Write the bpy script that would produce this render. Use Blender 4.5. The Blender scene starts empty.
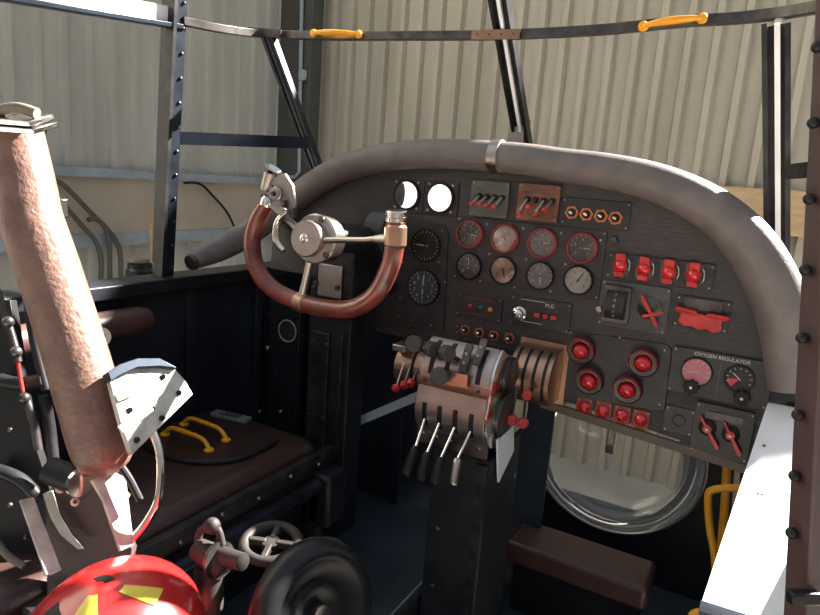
import bpy, math, random
from mathutils import Vector, Matrix
random.seed(7)
S = bpy.context.scene
COL = S.collection
PI = math.pi
# ------------------------------------------------------------------ camera
F, W, H = 640.0, 820, 615
ROLL, PITCH, YAW = math.radians(4.3), math.radians(11.3), math.radians(28.7)
CAM = Vector((0, -1.5, 1.0))
fw = Vector((-math.sin(YAW)*math.cos(PITCH), math.cos(YAW)*math.cos(PITCH), -math.sin(PITCH)))
r0 = Vector((math.cos(YAW), math.sin(YAW), 0)); u0 = r0.cross(fw)
rt = r0*math.cos(ROLL)+u0*math.sin(ROLL); up = -r0*math.sin(ROLL)+u0*math.cos(ROLL)
cd = bpy.data.cameras.new('camera'); cam = bpy.data.objects.new('camera', cd); COL.objects.link(cam)
cd.sensor_width = 36; cd.lens = F/W*36; cd.clip_start = .02
m = Matrix((rt, up, -fw)).transposed().to_4x4(); m.translation = CAM; cam.matrix_world = m
S.camera = cam
def ray(x, y): return (fw*F+rt*(x-W/2)-up*(y-H/2))/F
def onY(x, y, Y=0.0): d = ray(x, y); return CAM+d*((Y-CAM.y)/d.y)
def onX(x, y, X): d = ray(x, y); return CAM+d*((X-CAM.x)/d.x)
def onZ(x, y, Z): d = ray(x, y); return CAM+d*((Z-CAM.z)/d.z)
def atd(x, y, d): return CAM+ray(x, y)*d

# ------------------------------------------------------------------ materials
MATS = {}
def mat(name, col, rough=.5, metal=0.0, var=0.0, col2=None, scale=12, bump=0.0, bscale=60, spec=.5, stretch=None, coat=0, th=(.4, .65)):
    if name in MATS: return MATS[name]
    m = bpy.data.materials.new(name); m.use_nodes = True; nt = m.node_tree; N = nt.nodes; L = nt.links
    b = N['Principled BSDF']; b.inputs['Roughness'].default_value = rough; b.inputs['Metallic'].default_value = metal
    b.inputs['Specular IOR Level'].default_value = spec
    if coat: b.inputs['Coat Weight'].default_value = coat; b.inputs['Coat Roughness'].default_value = .15
    c = (*col, 1)
    tc = N.new('ShaderNodeTexCoord'); mp = N.new('ShaderNodeMapping'); L.new(tc.outputs['Object'], mp.inputs[0])
    if stretch: mp.inputs['Scale'].default_value = stretch
    if col2 is None: col2 = tuple(x*(1-.35*(var or .3)) for x in col)
    n = N.new('ShaderNodeTexNoise'); n.inputs['Scale'].default_value = scale; n.inputs['Detail'].default_value = 6
    L.new(mp.outputs[0], n.inputs['Vector'])
    r = N.new('ShaderNodeValToRGB'); r.color_ramp.elements[0].position = th[0]; r.color_ramp.elements[1].position = th[1]
    r.color_ramp.elements[0].color = c; r.color_ramp.elements[1].color = (*col2, 1)
    L.new(n.outputs['Fac'], r.inputs[0]); L.new(r.outputs[0], b.inputs['Base Color'])
    if bump:
        n2 = N.new('ShaderNodeTexNoise'); n2.inputs['Scale'].default_value = bscale; n2.inputs['Detail'].default_value = 4
        L.new(mp.outputs[0], n2.inputs['Vector'])
        bp = N.new('ShaderNodeBump'); bp.inputs['Strength'].default_value = bump; bp.inputs['Distance'].default_value = .004
        L.new(n2.outputs['Fac'], bp.inputs['Height']); L.new(bp.outputs[0], b.inputs['Normal'])
    MATS[name] = m; return m
def glassmat(name, tint=(1, 1, 1), rough=.02, ior=1.45, haze=0):
    m = bpy.data.materials.new(name); m.use_nodes = True; nt = m.node_tree; N = nt.nodes; L = nt.links
    N.remove(N['Principled BSDF']); out = N['Material Output']
    t = N.new('ShaderNodeBsdfTransparent'); t.inputs[0].default_value = (*tint, 1)
    g = N.new('ShaderNodeBsdfGlossy'); g.inputs['Roughness'].default_value = rough
    fr = N.new('ShaderNodeFresnel'); fr.inputs[0].default_value = ior
    mx = N.new('ShaderNodeMixShader'); L.new(fr.outputs[0], mx.inputs[0]); L.new(t.outputs[0], mx.inputs[1]); L.new(g.outputs[0], mx.inputs[2])
    last = mx
    if haze:
        d = N.new('ShaderNodeBsdfDiffuse'); d.inputs[0].default_value = (.75, .75, .7, 1)
        m2 = N.new('ShaderNodeMixShader'); m2.inputs[0].default_value = haze
        L.new(mx.outputs[0], m2.inputs[1]); L.new(d.outputs[0], m2.inputs[2]); last = m2
    L.new(last.outputs[0], out.inputs[0]); MATS[name] = m; return m
black = mat('black paint', (.009, .010, .013), .42, 0, .3, (.016, .018, .023), 9, .12, 90, spec=.28)
blackm = mat('worn black metal', (.014, .014, .016), .35, .3, .3, (.035, .034, .034), 25, .1, 70, spec=.28)
blueblk = mat('blue black painted floor', (.020, .028, .038), .45, 0, .3, (.030, .040, .052), 6, .25, 120, spec=.28)
cabin = mat('blue black cabin wall', (.009, .012, .017), .5, 0, .3, (.014, .02, .027), 5, .1, 40, spec=.28)
wood = mat('dark stained panel board', (.024, .019, .018), .42, 0, .3, (.048, .038, .034), 14, .35, 30, stretch=(2, 6, 22))
plate = mat('charcoal instrument plate', (.016, .0145, .0145), .42, 0, .3, (.030, .027, .026), 30, .1, 80)
greyplate = mat('grey wrinkle plate', (.075, .072, .075), .5, .1, .3, (.05, .048, .05), 40, .3, 200)
pad = mat('grey brown leather coaming', (.140, .114, .106), .5, 0, .3, (.108, .09, .084), 20, .25, 260)
leather = mat('brown creased leather', (.165, .092, .068), .45, 0, .3, (.115, .062, .047), 30, .55, 110)
seatl = mat('dark brown leather', (.042, .020, .017), .36, 0, .3, (.03, .016, .014), 14, .25, 150)
seatb = mat('reddish brown vinyl', (.075, .034, .030), .45, 0, .3, (.06, .028, .025), 10, .15, 90)
gripm = mat('red brown bound grip', (.21, .045, .028), .3, 0, .4, (.10, .022, .016), 22, .25, 60, coat=.4)
steel = mat('worn steel', (.42, .38, .34), .3, 1, .4, (.34, .30, .27), 8, .1, 90)
chrome = mat('bright chrome', (.75, .72, .68), .14, 1, .2, (.55, .5, .46), 18)
alu = mat('aged aluminium', (.40, .35, .32), .36, .9, .4, (.28, .245, .22), 9, .12, 120)
copper = mat('warm brushed brass', (.46, .28, .19), .34, .9, .4, (.34, .20, .13), 9, .1, 120)
gunm = mat('gunmetal', (.12, .105, .10), .35, .8, .4, (.05, .045, .043), 22, .1, 80)
red = mat('red paint', (.55, .035, .03), .35, 0, .3, (.38, .02, .02), 30)
redr = mat('dull red rim', (.26, .030, .025), .45, 0, .3, (.16, .02, .018), 30, .1)
redlens = mat('red lamp lens', (.62, .015, .02), .18, 0, .2, coat=.7)
orange = mat('orange brass nut', (.50, .17, .06), .4, .3, .3)
yellow = mat('yellow plastic', (.80, .36, .01), .38, 0, .2, (.72, .30, .01), 15)
white = mat('white marking', (.62, .58, .52), .6)
whitep = mat('white enamel sheet', (.80, .80, .80), .5, 0, .1, (.74, .74, .74), 8)  # real white on the ledge; on post ribs it stands for sunlight
dialb = mat('black dial', (.018, .016, .016), .6)
dialr = mat('warm dial face', (.16, .09, .07), .5, 0, .5, (.40, .36, .34), 16, th=(.45, .52))
diall = mat('faded light dial face', (.42, .38, .33), .5, 0, .5, (.14, .08, .06), 14, th=(.55, .62))
dialp = mat('pink dial', (.50, .17, .19), .5)
brownm = mat('brown painted steel', (.060, .036, .034), .5, 0, .3, (.048, .028, .027), 12, .1, 50)
rubber = mat('matt black rubber', (.010, .010, .011), .5, spec=.28)
corr = mat('pale beige sheet steel', (.44, .40, .325), .55, 0, .3, (.375, .34, .27), 1.6, .06, 20, stretch=(2, 2, .35))
corrb = mat('pale grey sheet steel', (.56, .55, .48), .55, 0, .3, (.46, .45, .39), 1.6, .06, 20, stretch=(2, 2, .35))
conc = mat('concrete', (.42, .40, .36), .8, 0, .3, (.34, .32, .29), 2, .2, 30)
cream = mat('cream board', (.50, .43, .34), .7, 0, .3, (.44, .38, .30), 3)
bluegrey = mat('blue grey rail', (.38, .44, .48), .6, 0, .3, (.30, .35, .38), 5)
ply = mat('plywood', (.55, .38, .22), .7, 0, .3, (.45, .30, .17), 4, stretch=(1, 1, 6))
dkgreen = mat('dark green steel', (.085, .085, .075), .55, 0, .2)
gplate = mat('green grey box', (.10, .10, .08), .5, .2, .3, (.07, .07, .055), 30)
bplate = mat('brown copper box', (.20, .085, .05), .45, .3, .3, (.12, .05, .03), 25)
darkstone = mat('dark stained wood', (.12, .085, .065), .55)
olive = mat('olive strap', (.15, .13, .10), .8)
helm = mat('helmet red', (.52, .014, .014), .26, 0, .1, coat=.6)
clear = glassmat('clear glass')
lamp = bpy.data.materials.new('lit white lamp'); lamp.use_nodes = True  # not a real lamp: emission stands for sun reflecting off gauge glass
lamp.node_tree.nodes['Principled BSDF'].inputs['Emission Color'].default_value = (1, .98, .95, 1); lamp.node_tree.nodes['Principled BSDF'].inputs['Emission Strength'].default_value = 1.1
blackmk = mat('dark marking', (.03, .025, .022), .6)
dialw = mat('warm beige dial', (.42, .27, .20), .5, 0, .5, (.22, .12, .08), 30)  # beige tone stands for glare over a dark dial
dialg = mat('grey lilac dial', (.22, .20, .21), .5, 0, .5, (.10, .07, .06), 30)  # lilac tone stands for a reflection on a dark dial
dialc = mat('cream dial', (.50, .46, .38), .5, 0, .5, (.36, .32, .26), 30)  # cream of the dial ring; on the gauge it stands for glare
diald = mat('brown black dial', (.05, .038, .034), .5, 0, .5, (.11, .09, .08), 30)
dome_g = glassmat('scratched perspex', (.9, .88, .82), .03, 1.5, .14)
ed = bpy.data.materials.new('translucent white disc'); ed.use_nodes = True
_b = ed.node_tree.nodes['Principled BSDF']; _b.inputs['Base Color'].default_value = (.9, .9, .9, 1); _b.inputs['Roughness'].default_value = .6
_t = ed.node_tree.nodes.new('ShaderNodeBsdfTranslucent'); _t.inputs[0].default_value = (1, 1, 1, 1)
_m = ed.node_tree.nodes.new('ShaderNodeMixShader'); _m.inputs[0].default_value = .85
ed.node_tree.links.new(_b.outputs[0], _m.inputs[1]); ed.node_tree.links.new(_t.outputs[0], _m.inputs[2])
ed.node_tree.links.new(_m.outputs[0], ed.node_tree.nodes['Material Output'].inputs[0]); MATS['disc'] = ed

# ------------------------------------------------------------------ mesh kit
WO = {}
def smoothpts(P, k=6, closed=False):
    P = [Vector(p) for p in P]; out = []; n = len(P)
    rng = range(n if closed else n-1)
    for i in rng:
        if closed: a, b, c, d = P[(i-1) % n], P[i], P[(i+1) % n], P[(i+2) % n]
        else: a, b, c, d = P[max(i-1, 0)], P[i], P[i+1], P[min(i+2, n-1)]
        for j in range(k):
            t = j/k
            out.append(.5*((2*b)+(c-a)*t+(2*a-5*b+4*c-d)*t*t+(3*b-a-3*c+d)*t**3))
    if not closed: out.append(P[-1])
    return out
def frame(o, z, x=None):
    z = Vector(z).normalized()
    if x is None: x = Vector((1, 0, 0)) if abs(z.x) < .9 else Vector((0, 1, 0))
    x = Vector(x); x = (x-z*x.dot(z)).normalized(); y = z.cross(x)
    m = Matrix((x, y, z)).transposed().to_4x4(); m.translation = Vector(o); return m
def PM(x, z, y=0.0, rot=0.0):      # frame on the panel: local X right, Y up, Z towards the crew
    m = Matrix(((1, 0, 0), (0, 0, 1), (0, -1, 0))).transposed().to_4x4(); m.translation = Vector((x, y, z))
    return m @ Matrix.Rotation(rot, 4, 'Z')
class MB:
    def __init__(s): s.v = []; s.f = []
    def add(s, V, Fc):
        n = len(s.v); s.v += [Vector(v) for v in V]; s.f += [tuple(i+n for i in f) for f in Fc]; return s
    def box(s, c, d, M=None):
        c = Vector(c); V = [Vector((c.x+a*d[0]/2, c.y+b*d[1]/2, c.z+e*d[2]/2)) for a in(-1, 1) for b in(-1, 1) for e in(-1, 1)]
        if M is not None: V = [M @ v for v in V]
        return s.add(V, [(0, 1, 3, 2), (4, 6, 7, 5), (0, 4, 5, 1), (2, 3, 7, 6), (0, 2, 6, 4), (1, 5, 7, 3)])
    def bar(s, a, b, w, h, upv=(0, 0, 1)):
        a = Vector(a); b = Vector(b); M = frame((a+b)/2, b-a, Vector(upv).cross(b-a))
        return s.box((0, 0, 0), (w, h, (b-a).length), M)
    def tube(s, P, r, n=14, closed=False, k=0, fl=None):
        if k: 
            if isinstance(r, (list, tuple)):
                rr = smoothpts([(x, 0, 0) for x in r], k, closed); r = [q.x for q in rr]
            P = smoothpts(P, k, closed)
        P = [Vector(p) for p in P]; m = len(P)
        if not isinstance(r, (list, tuple)): r = [r]*m
        T = []
        for i in range(m):
            a = P[i-1] if (i or closed) else P[0]; b = P[(i+1) % m] if (i < m-1 or closed) else P[-1]
            T.append((b-a).normalized())
        x = T[0].orthogonal().normalized(); V = []
        if fl: x = (Vector(fl)-T[0]*Vector(fl).dot(T[0])).normalized()
        for i in range(m):
            x = (x-T[i]*x.dot(T[i])).normalized(); y = T[i].cross(x)
            for j in range(n):
                a = 2*PI*j/n; V.append(P[i]+(x*math.cos(a)+y*math.sin(a))*r[i])
        Fc = [(i*n+j, i*n+(j+1) % n, ((i+1) % m)*n+(j+1) % n, ((i+1) % m)*n+j) for i in range(m if closed else m-1) for j in range(n)]
        if not closed: Fc += [tuple(reversed(range(n))), tuple((m-1)*n+j for j in range(n))]
        return s.add(V, Fc)
    def lathe(s, prof, M, n=32, sx=1, sy=1):
        V = []; Fc = []; idx = []
        for r, h in prof:
            if r < 1e-6: idx.append([len(V)]*n); V.append(M @ Vector((0, 0, h)))
            else:
                idx.append([len(V)+j for j in range(n)])
                V += [M @ Vector((r*sx*math.cos(2*PI*j/n), r*sy*math.sin(2*PI*j/n), h)) for j in range(n)]
        for a, b in zip(idx, idx[1:]):
            for j in range(n):
                q = [a[j], a[(j+1) % n], b[(j+1) % n], b[j]]; q2 = []
                for t in q:
                    if t not in q2: q2.append(t)
                if len(q2) > 2: Fc.append(tuple(q2))
        if prof[0][0] > 1e-6 and prof[0] != prof[-1]: Fc.append(tuple(reversed(idx[0])))
        if prof[-1][0] > 1e-6 and prof[0] != prof[-1]: Fc.append(tuple(idx[-1]))
        return s.add(V, Fc)
    def prism(s, poly, M, h0, h1):
        n = len(poly); V = [M @ Vector((p[0], p[1], h0)) for p in poly]+[M @ Vector((p[0], p[1], h1)) for p in poly]
        return s.add(V, [tuple(reversed(range(n))), tuple(range(n, 2*n))]+[(i, (i+1) % n, n+(i+1) % n, n+i) for i in range(n)])
    def ball(s, c, r, n=16, sc=(1, 1, 1), M=None):
        M = M or Matrix.Identity(4)
        B = M @ Matrix.Translation(Vector(c)) @ Matrix.Diagonal((sc[0], sc[1], sc[2], 1))
        return s.lathe([(r*math.sin(PI*i/(n//2)), -r*math.cos(PI*i/(n//2))) for i in range(n//2+1)], B, n)
    def build(s, name, mt, parent=None, bev=0, sharp=35, seg=2, sub=0, label=None, cat=None, group=None, kind=None):
        if parent is not None: o0 = WO[parent.name]
        else:
            lo = [min(v[i] for v in s.v) for i in range(3)]; hi = [max(v[i] for v in s.v) for i in range(3)]
            o0 = Vector(((lo[0]+hi[0])/2, (lo[1]+hi[1])/2, lo[2]))
        me = bpy.data.meshes.new(name); me.from_pydata([v-o0 for v in s.v], [], s.f); me.materials.append(mt)
        import bmesh
        bm = bmesh.new(); bm.from_mesh(me); bmesh.ops.recalc_face_normals(bm, faces=bm.faces)
        for f_ in bm.faces: f_.smooth = True
        bm.to_mesh(me); bm.free()
        me.set_sharp_from_angle(angle=math.radians(sharp))
        o = bpy.data.objects.new(name, me); COL.objects.link(o); WO[o.name] = o0
        if parent is not None: o.parent = parent
        else: o.location = o0
        if bev:
            b = o.modifiers.new('bevel', 'BEVEL'); b.width = bev; b.segments = seg; b.limit_method = 'ANGLE'; b.angle_limit = math.radians(40)
        if sub:
            b = o.modifiers.new('sub', 'SUBSURF'); b.levels = sub; b.render_levels = sub
        return tag(o, label, cat, group, kind)
def tag(o, label=None, cat=None, group=None, kind=None):
    if label: o['label'] = label
    if cat: o['category'] = cat
    if group: o['group'] = group
    if kind: o['kind'] = kind
    return o
def thing(name, label, cat, loc, group=None):
    o = bpy.data.objects.new(name, None); COL.objects.link(o); o.empty_display_size = .05
    o.location = loc; WO[o.name] = Vector(loc); return tag(o, label, cat, group)
def txt(name, body, M, size, mt, parent, depth=.0006, align='CENTER'):
    c = bpy.data.curves.new(name, 'FONT'); c.body = body; c.size = size; c.align_x = align; c.align_y = 'CENTER'; c.extrude = depth/2
    t = bpy.data.objects.new(name+'_src', c); COL.objects.link(t)
    dg = bpy.context.evaluated_depsgraph_get(); me = bpy.data.meshes.new_from_object(t.evaluated_get(dg))
    bpy.data.objects.remove(t)
    me.transform(Matrix.Translation(-WO[parent.name]) @ M); me.materials.clear(); me.materials.append(mt)
    o = bpy.data.objects.new(name, me); COL.objects.link(o); o.parent = parent; WO[o.name] = WO[parent.name]; return o
def struct(mb, name, mt, **k): return mb.build(name, mt, kind='structure', **k)
def px2m(x, y): return (onY(x, y-1, 0)-onY(x, y, 0)).z

# ------------------------------------------------------------------ hangar
GZ = -1.15
WY, WX, PIT = 3.5, -4.19, .1762
def corrug(a0, a1, z0, z1f, fixed, axis, depth=.052):
    mb = MB(); cols = []; a = a0
    while a < a1:
        for t, d in ((0, 0), (.60, 0), (.68, 1), (.92, 1)):
            cols.append((a+t*PIT, d*depth))
        a += PIT
    V = []; Fc = []
    for i, (t, d) in enumerate(cols):
        for z in (z0, z1f(t)):
            V.append((t, fixed-d, z) if axis == 'Y' else (fixed+d, t, z))
    for i in range(len(cols)-1):
        Fc.append((2*i, 2*i+2, 2*i+3, 2*i+1))
    n = len(V)
    mb.add(V, Fc)
    off = .06
    V2 = [(cols[0][0], fixed+off, z0), (cols[-1][0], fixed+off, z0), (cols[-1][0], fixed+off, z1f(cols[-1][0])), (cols[0][0], fixed+off, z1f(cols[0][0]))] if axis == 'Y' else \
         [(fixed-off, cols[0][0], z0), (fixed-off, cols[-1][0], z0), (fixed-off, cols[-1][0], z1f(0)), (fixed-off, cols[0][0], z1f(0))]
    mb.add(V2, [(0, 1, 2, 3)])
    return mb
struct(corrug(WX, 3.05, GZ, lambda t: 3.5 if t > 1.5 else 3.83+.36*t if t > -1.5 else 6.2, WY, 'Y'), 'wall_far', corr, sharp=20)  # unseen top edge is stepped to shape where sun and shade fall
struct(corrug(-3.0, WY, GZ, lambda t: 6.2, WX, 'X', .03), 'wall_far_left', corrb, sharp=20)
g = MB(); g.box((-.5, 0, GZ-.05), (14, 12, .1)); struct(g, 'floor', conc)
# dado and rails of the hangar walls
d = MB(); d.box((WX+.06, .25, .655), (.03, 6.4, .40)); tag(d.build('trim_1', cream, kind='structure'))
d = MB(); d.box((WX+.075, .25, .885), (.09, 6.4, .06)); d.box((WX+.075, .25, .42), (.05, 6.4, .09)); struct(d, 'trim_2', bluegrey)
d = MB(); d.box((-2.9, WY-.07, .90), (2.3, .05, .05)); struct(d, 'trim_3', bluegrey)
d = MB(); d.box((-2.9, WY-.06, .66), (2.3, .02, .42)); struct(d, 'trim_4', cream)
d = MB(); d.box((.35, WY-.08, .965), (2.6, .06, .29)); d.build('timber_beam', ply, label='pale timber beam fixed along the far corrugated wall at right', cat='beam')
a, b = onY(266, 100, WY-.12), onY(316, 100, WY-.12)
d = MB(); d.box(((a.x+b.x)/2, WY-.14, 1.6), (b.x-a.x, .16, 5.5)); d.build('steel_column', dkgreen, bev=.005, label='wide dark green steel column in the hangar corner', cat='column')
# down pipe at the column
t = thing('wall_conduit', 'thin grey conduit pipe with a coupling running down the dark green column', 'pipe', onY(302, 178, WY-.25))
p0 = onY(303, -80, WY-.25); p1 = onY(299, 172, WY-.25)
MB().tube([p0, p1, p1+Vector((-.05, 0, -.05)), p1+Vector((-.75, 0, -.07))], .016, 10).build('pipe', bluegrey, t)
c0 = onY(302.5, 75, WY-.25); MB().lathe([(0, -.05), (.035, -.04), (.04, 0), (.035, .04), (0, .05)], frame(c0, (0, 0, 1)), 14).build('coupling', bluegrey, t)
# cables on the left wall
cablem = mat('grey brown cable', (.11, .10, .085), .5)
def cable(pts, r, mt, lab, X=WX+.15, name='wall_cable', group=None, cat='cable'):
    return MB().tube([onX(x, y, X) for x, y in pts], r, 10, k=6).build(name, mt, label=lab, cat=cat, group=group)
cable([(40, 176), (62, 184), (90, 212), (108, 230), (119, 248), (121, 276), (121, 320)], .017, cablem, 'outer grey cable arching highest down the cream wall')
cable([(46, 190), (62, 203), (84, 228), (95, 240), (101, 258), (101, 283), (101, 325)], .017, cablem, 'second grey cable looping down the cream wall under the outer one')
cable([(88, 220), (95, 219), (104, 226), (109, 243), (110, 276), (110, 320)], .017, cablem, 'short grey cable between the two long cables on the cream wall')
cable([(184, 183), (200, 184), (214, 197), (228, 214), (240, 240)], .010, rubber, 'thin dark cable sagging across the cream wall beside the frame post')
# board, canister and rope outside
q = onX(157, 245, WX+.35)
d = MB(); d.bar(q+Vector((0, .03, -1.3)), q+Vector((0, -.03, .22)), .06, .03, (1, 0, 0)); d.build('wooden_post', ply, label='narrow timber post standing at the cream wall by the canopy frame', cat='post')
q = onX(140, 270, -2.4)
t = thing('canister', 'small black canister with blue badge beyond the cockpit sill', 'canister', q+Vector((0, 0, -.18)))
MB().lathe([(0, -.17), (.055, -.17), (.06, -.15), (.06, .0), (.052, .01), (.052, .03), (0, .035)], frame(q, (0, 0, 1)), 24).build('body', blackm, t)
MB().lathe([(.0, .036), (.045, .036), (.04, .05), (0, .055)], frame(q, (0, 0, 1)), 20).build('lid', olive, t)
MB().lathe([(0, 0), (.014, 0), (.014, .004), (0, .004)], frame(q+Vector((.05, -.035, -.03)), (1, -.6, 0)), 16).build('badge', mat('bright blue', (.02, .25, .75), .4), t)
d = MB(); d.box((q.x-.05, q.y+.05, q.z-.22), (.35, 2.2, .09)); d.box((q.x-.05, q.y-.8, (q.z-.27+GZ)/2), (.08, .08, q.z-.27-GZ)); d.box((q.x-.05, q.y+.9, (q.z-.27+GZ)/2), (.08, .08, q.z-.27-GZ))
d.build('outside_bench', conc, bev=.005, label='pale stone-topped bench standing outside beyond the left sill', cat='bench')

# ------------------------------------------------------------------ cockpit shell
PX, SX = -1.375, .145                      # port and starboard side walls
d = MB(); d.box((PX-.02, -.70, .22), (.04, 1.75, .90))
for i in range(6): d.box((PX+.006, -1.35+.27*i, .22), (.02, .03, .88))
struct(d, 'wall_left', cabin, bev=.002)
d = MB(); d.box((PX, -.70, .685), (.09, 1.75, .035)); struct(d, 'trim_5', black, bev=.004)
d = MB(); d.box((SX+.02, -.75, .2), (.03, 1.7, .62)); struct(d, 'wall_right', cabin)
d = MB(); d.box((-.985, -.61, -.03), (.74, 1.53, .06)); struct(d, 'floor_1', blueblk, bev=.003)
# raised floor nosing with a stud row
d = MB(); a, b = onZ(462, 545, 0), onZ(400, 615, 0)
ex = -.612
d.box((ex, -.61, -.12), (.012, 1.53, .25)); struct(d, 'floor_step', black)
t = MB()
for i in range(100):
    y = .12-.008*i
    t.box((ex-.016, y, .0015), (.003, .003, .003))
t.build('trim_6', MATS['blue grey rail'], kind='structure')
d = MB(); d.box((-.24, -.1, -.28), (.74, 2.4, .04)); struct(d, 'floor_nose', blueblk)
# bulkheads behind the pedestal and nose
d = MB(); d.box((-1.13, .14, .25), (.47, .02, .9)); d.box((-.90, .125, .2), (.03, .02, .5)); d.box((-1.14, .125, .28), (.02, .012, .5)); struct(d, 'wall_front_left', cabin)
d = MB(); d.box((-.72, .30, .05), (.50, .012, .95)); struct(d, 'wall_front_inner', blueblk)
DC = onY(614, 452, .6); DR = .285
poly = []
x0, x1, z0, z1 = -1.3, .15, -.3, .62
NB = 48; V = []; Fc = []
for i in range(NB):
    a = 2*PI*i/NB; ca, sa = math.cos(a), math.sin(a)
    tx = ((x1-DC.x) if ca > 0 else (DC.x-x0))/max(abs(ca), 1e-6); tz = ((z1-DC.z) if sa > 0 else (DC.z-z0))/max(abs(sa), 1e-6)
    k = min(tx, tz)
    for Y in (.6, .63):
        V.append((DC.x+DR*ca, Y, DC.z+DR*sa)); V.append((DC.x+k*ca, Y, DC.z+k*sa))
for i in range(NB):
    j = (i+1) % NB
    Fc += [(4*i, 4*j, 4*j+1, 4*i+1), (4*i+2, 4*i+3, 4*j+3, 4*j+2), (4*i, 4*i+2, 4*j+2, 4*j)]
struct(MB().add(V, Fc), 'wall_front', black)
d = MB(); d.box((.16, .33, .12), (.02, .62, .85)); struct(d, 'wall_front_right', black)
d = MB(); d.box((-1.36, .33, .12), (.02, .60, .85)); struct(d, 'wall_front_far', black)
# dome
t = thing('nose_dome', 'round clear perspex dome set in the dark nose bulkhead under the panel', 'dome', (DC.x, .6, DC.z-DR))
Mf = frame((DC.x, .61, DC.z), (0, 1, 0))
prof = [(DR*math.cos(a), .7*DR*math.sin(a)) for a in [PI/2*i/12 for i in range(13)]]; prof[-1] = (0, prof[-1][1])
n0 = MB(); n0.lathe(prof, Mf, 64); n0.f = [f_ for f_ in n0.f if len(f_) < 60]; n0.build('dome_glass', dome_g, t, sharp=180)
MB().tube([(DC.x+(DR-.002)*math.cos(2*PI*i/64), .60, DC.z+(DR-.002)*math.sin(2*PI*i/64)) for i in range(64)], .006, 10, True).build('rim', MATS['aged aluminium'], t)
# fittings seen through the dome
q = onY(610, 448, .66)
t2 = MB().box(q, (.03, .02, .035)).box(q+Vector((-.012, 0, .04)), (.008, .01, .06)).box(q+Vector((.012, 0, .04)), (.008, .01, .06)).build('catch', MATS['worn steel'], t, bev=.002)

# ------------------------------------------------------------------ canopy frame
def post(name, a, b, w, h, mt, lab, rivets=0, upv=(0, 1, 0), side=(0, 0, 0), cat='frame'):
    t = thing(name, lab, cat, b)
    MB().bar(a, b, w, h, upv).build('bar', mt, t, bev=.0015)
    if rivets:
        a = Vector(a); b = Vector(b)
        for i in range(rivets):
            p = a.lerp(b, (i+.5)/rivets)+Vector(side)
            MB().ball(p, .0045, 10).build('rivet', gunm, t)
    return t
bluestl = mat('blue sheen black steel', (.035, .045, .062), .28, .7, .3, (.02, .022, .03), 12, spec=.28)  # blue sky sheen is put into the base colour
A0 = onX(182, -10, PX); A1 = onX(168, 279, PX)
t = thing('frame_post', 'riveted black angle post on the left sill', 'frame post', (A1.x, A1.y, .70))
MB().bar(A0, A1, .030, .008, (1, 0, 0)).build('outer_flange', bluestl, t, bev=.001)
MB().bar(A0+Vector((.0, -.03, 0)), A1+Vector((.0, -.03, 0)), .010, .035, (1, 0, 0)).build('web', blackm, t)
for i in range(12):
    p = A0.lerp(A1, (i+.5)/12)+Vector((.006, .004, 0)); MB().ball(p, .0045, 10).build('rivet', gunm, t)
B0 = onX(165, -10, PX-.1); B1 = onX(163, 262, PX-.1)
HZ = 1.35
hoop = [(PX, -1.1, HZ-.01), (PX, -.75, HZ), (PX, -.5, HZ), tuple(onX(182, 21, PX)), tuple(onX(222, 29, PX+.02)), tuple(onY(265, 34, -.03)), tuple(onY(330, 36, -.014)), tuple(onY(400, 36, -.010)), tuple(onY(500, 35, -.014)), tuple(onY(600, 30, -.014)), tuple(onY(680, 22, -.02)), tuple(onY(740, 18, -.03)), tuple(onY(790, 12, -.06)), tuple(onY(830, 5, -.11)) ]
hoop = hoop[3:]
t = thing('canopy_hoop', 'thin dark metal hoop running round the top of the open windscreen frame', 'frame hoop', hoop[0])
hp = smoothpts(hoop, 6)
def ribbon(P, w, h):
    mb = MB(); V = []; Fc = []
    for i, p in enumerate(P):
        T = (P[min(i+1, len(P)-1)]-P[max(i-1, 0)]).normalized(); s = T.cross(Vector((0, 0, 1))).normalized(); u = s.cross(T)
        for a, b in ((-1, -1), (1, -1), (1, 1), (-1, 1)): V.append(p+s*a*w/2+u*b*h/2)
    for i in range(len(P)-1):
        for j in range(4): Fc.append((4*i+j, 4*i+(j+1) % 4, 4*i+4+(j+1) % 4, 4*i+4+j))
    Fc += [(3, 2, 1, 0), tuple(4*(len(P)-1)+j for j in range(4))]
    return mb.add(V, Fc)
ribbon(hp, .02, .0205).build('hoop_strip', gunm, t, bev=.0015)
pl = MB(); a, b = onY(472, 35, -.03), onY(520, 34, -.03); pl.bar(a, b, .006, .021); pl.build('splice_plate', copper, t)
for k in range(4):
    p = a.lerp(b, (k+.5)/4)+Vector((0, -.004, 0)); MB().ball(p, .0028, 8).build('rivet', gunm, t)
a, b = onY(248, 31, -.05), onY(281, 34, -.035); MB().bar(a, b, .006, .021).build('splice_plate', gunm, t)
def pull(lab, a, b, lean=Vector((0, -.012, 0))):
    t = thing('grab_handle', lab, 'handle', (a+b)/2, 'yellow grab handles on the canopy hoop')
    L = (b-a)
    MB().tube([a, a+L*.1+lean*.4, a+L*.25+lean*.9, a+L*.5+lean*1.1, a+L*.75+lean*.9, b-L*.1+lean*.4, b], [.004, .0055, .0065, .0075, .0065, .0055, .004], 12, k=4).build('grip', yellow, t)
    for p in (a, b): MB().lathe([(0, 0), (.010, 0), (.011, .003), (.009, .009), (0, .011)], frame(p+Vector((0, .006, 0)), (0, -1, 0)), 14).build('foot', yellow, t)
pull('yellow grab handle on the left half of the canopy hoop', onY(313, 33, -.032), onY(358, 34, -.030))
pull('larger yellow grab handle on the right half of the canopy hoop', onY(643, 26, -.035), onY(702, 18, -.04))
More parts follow.
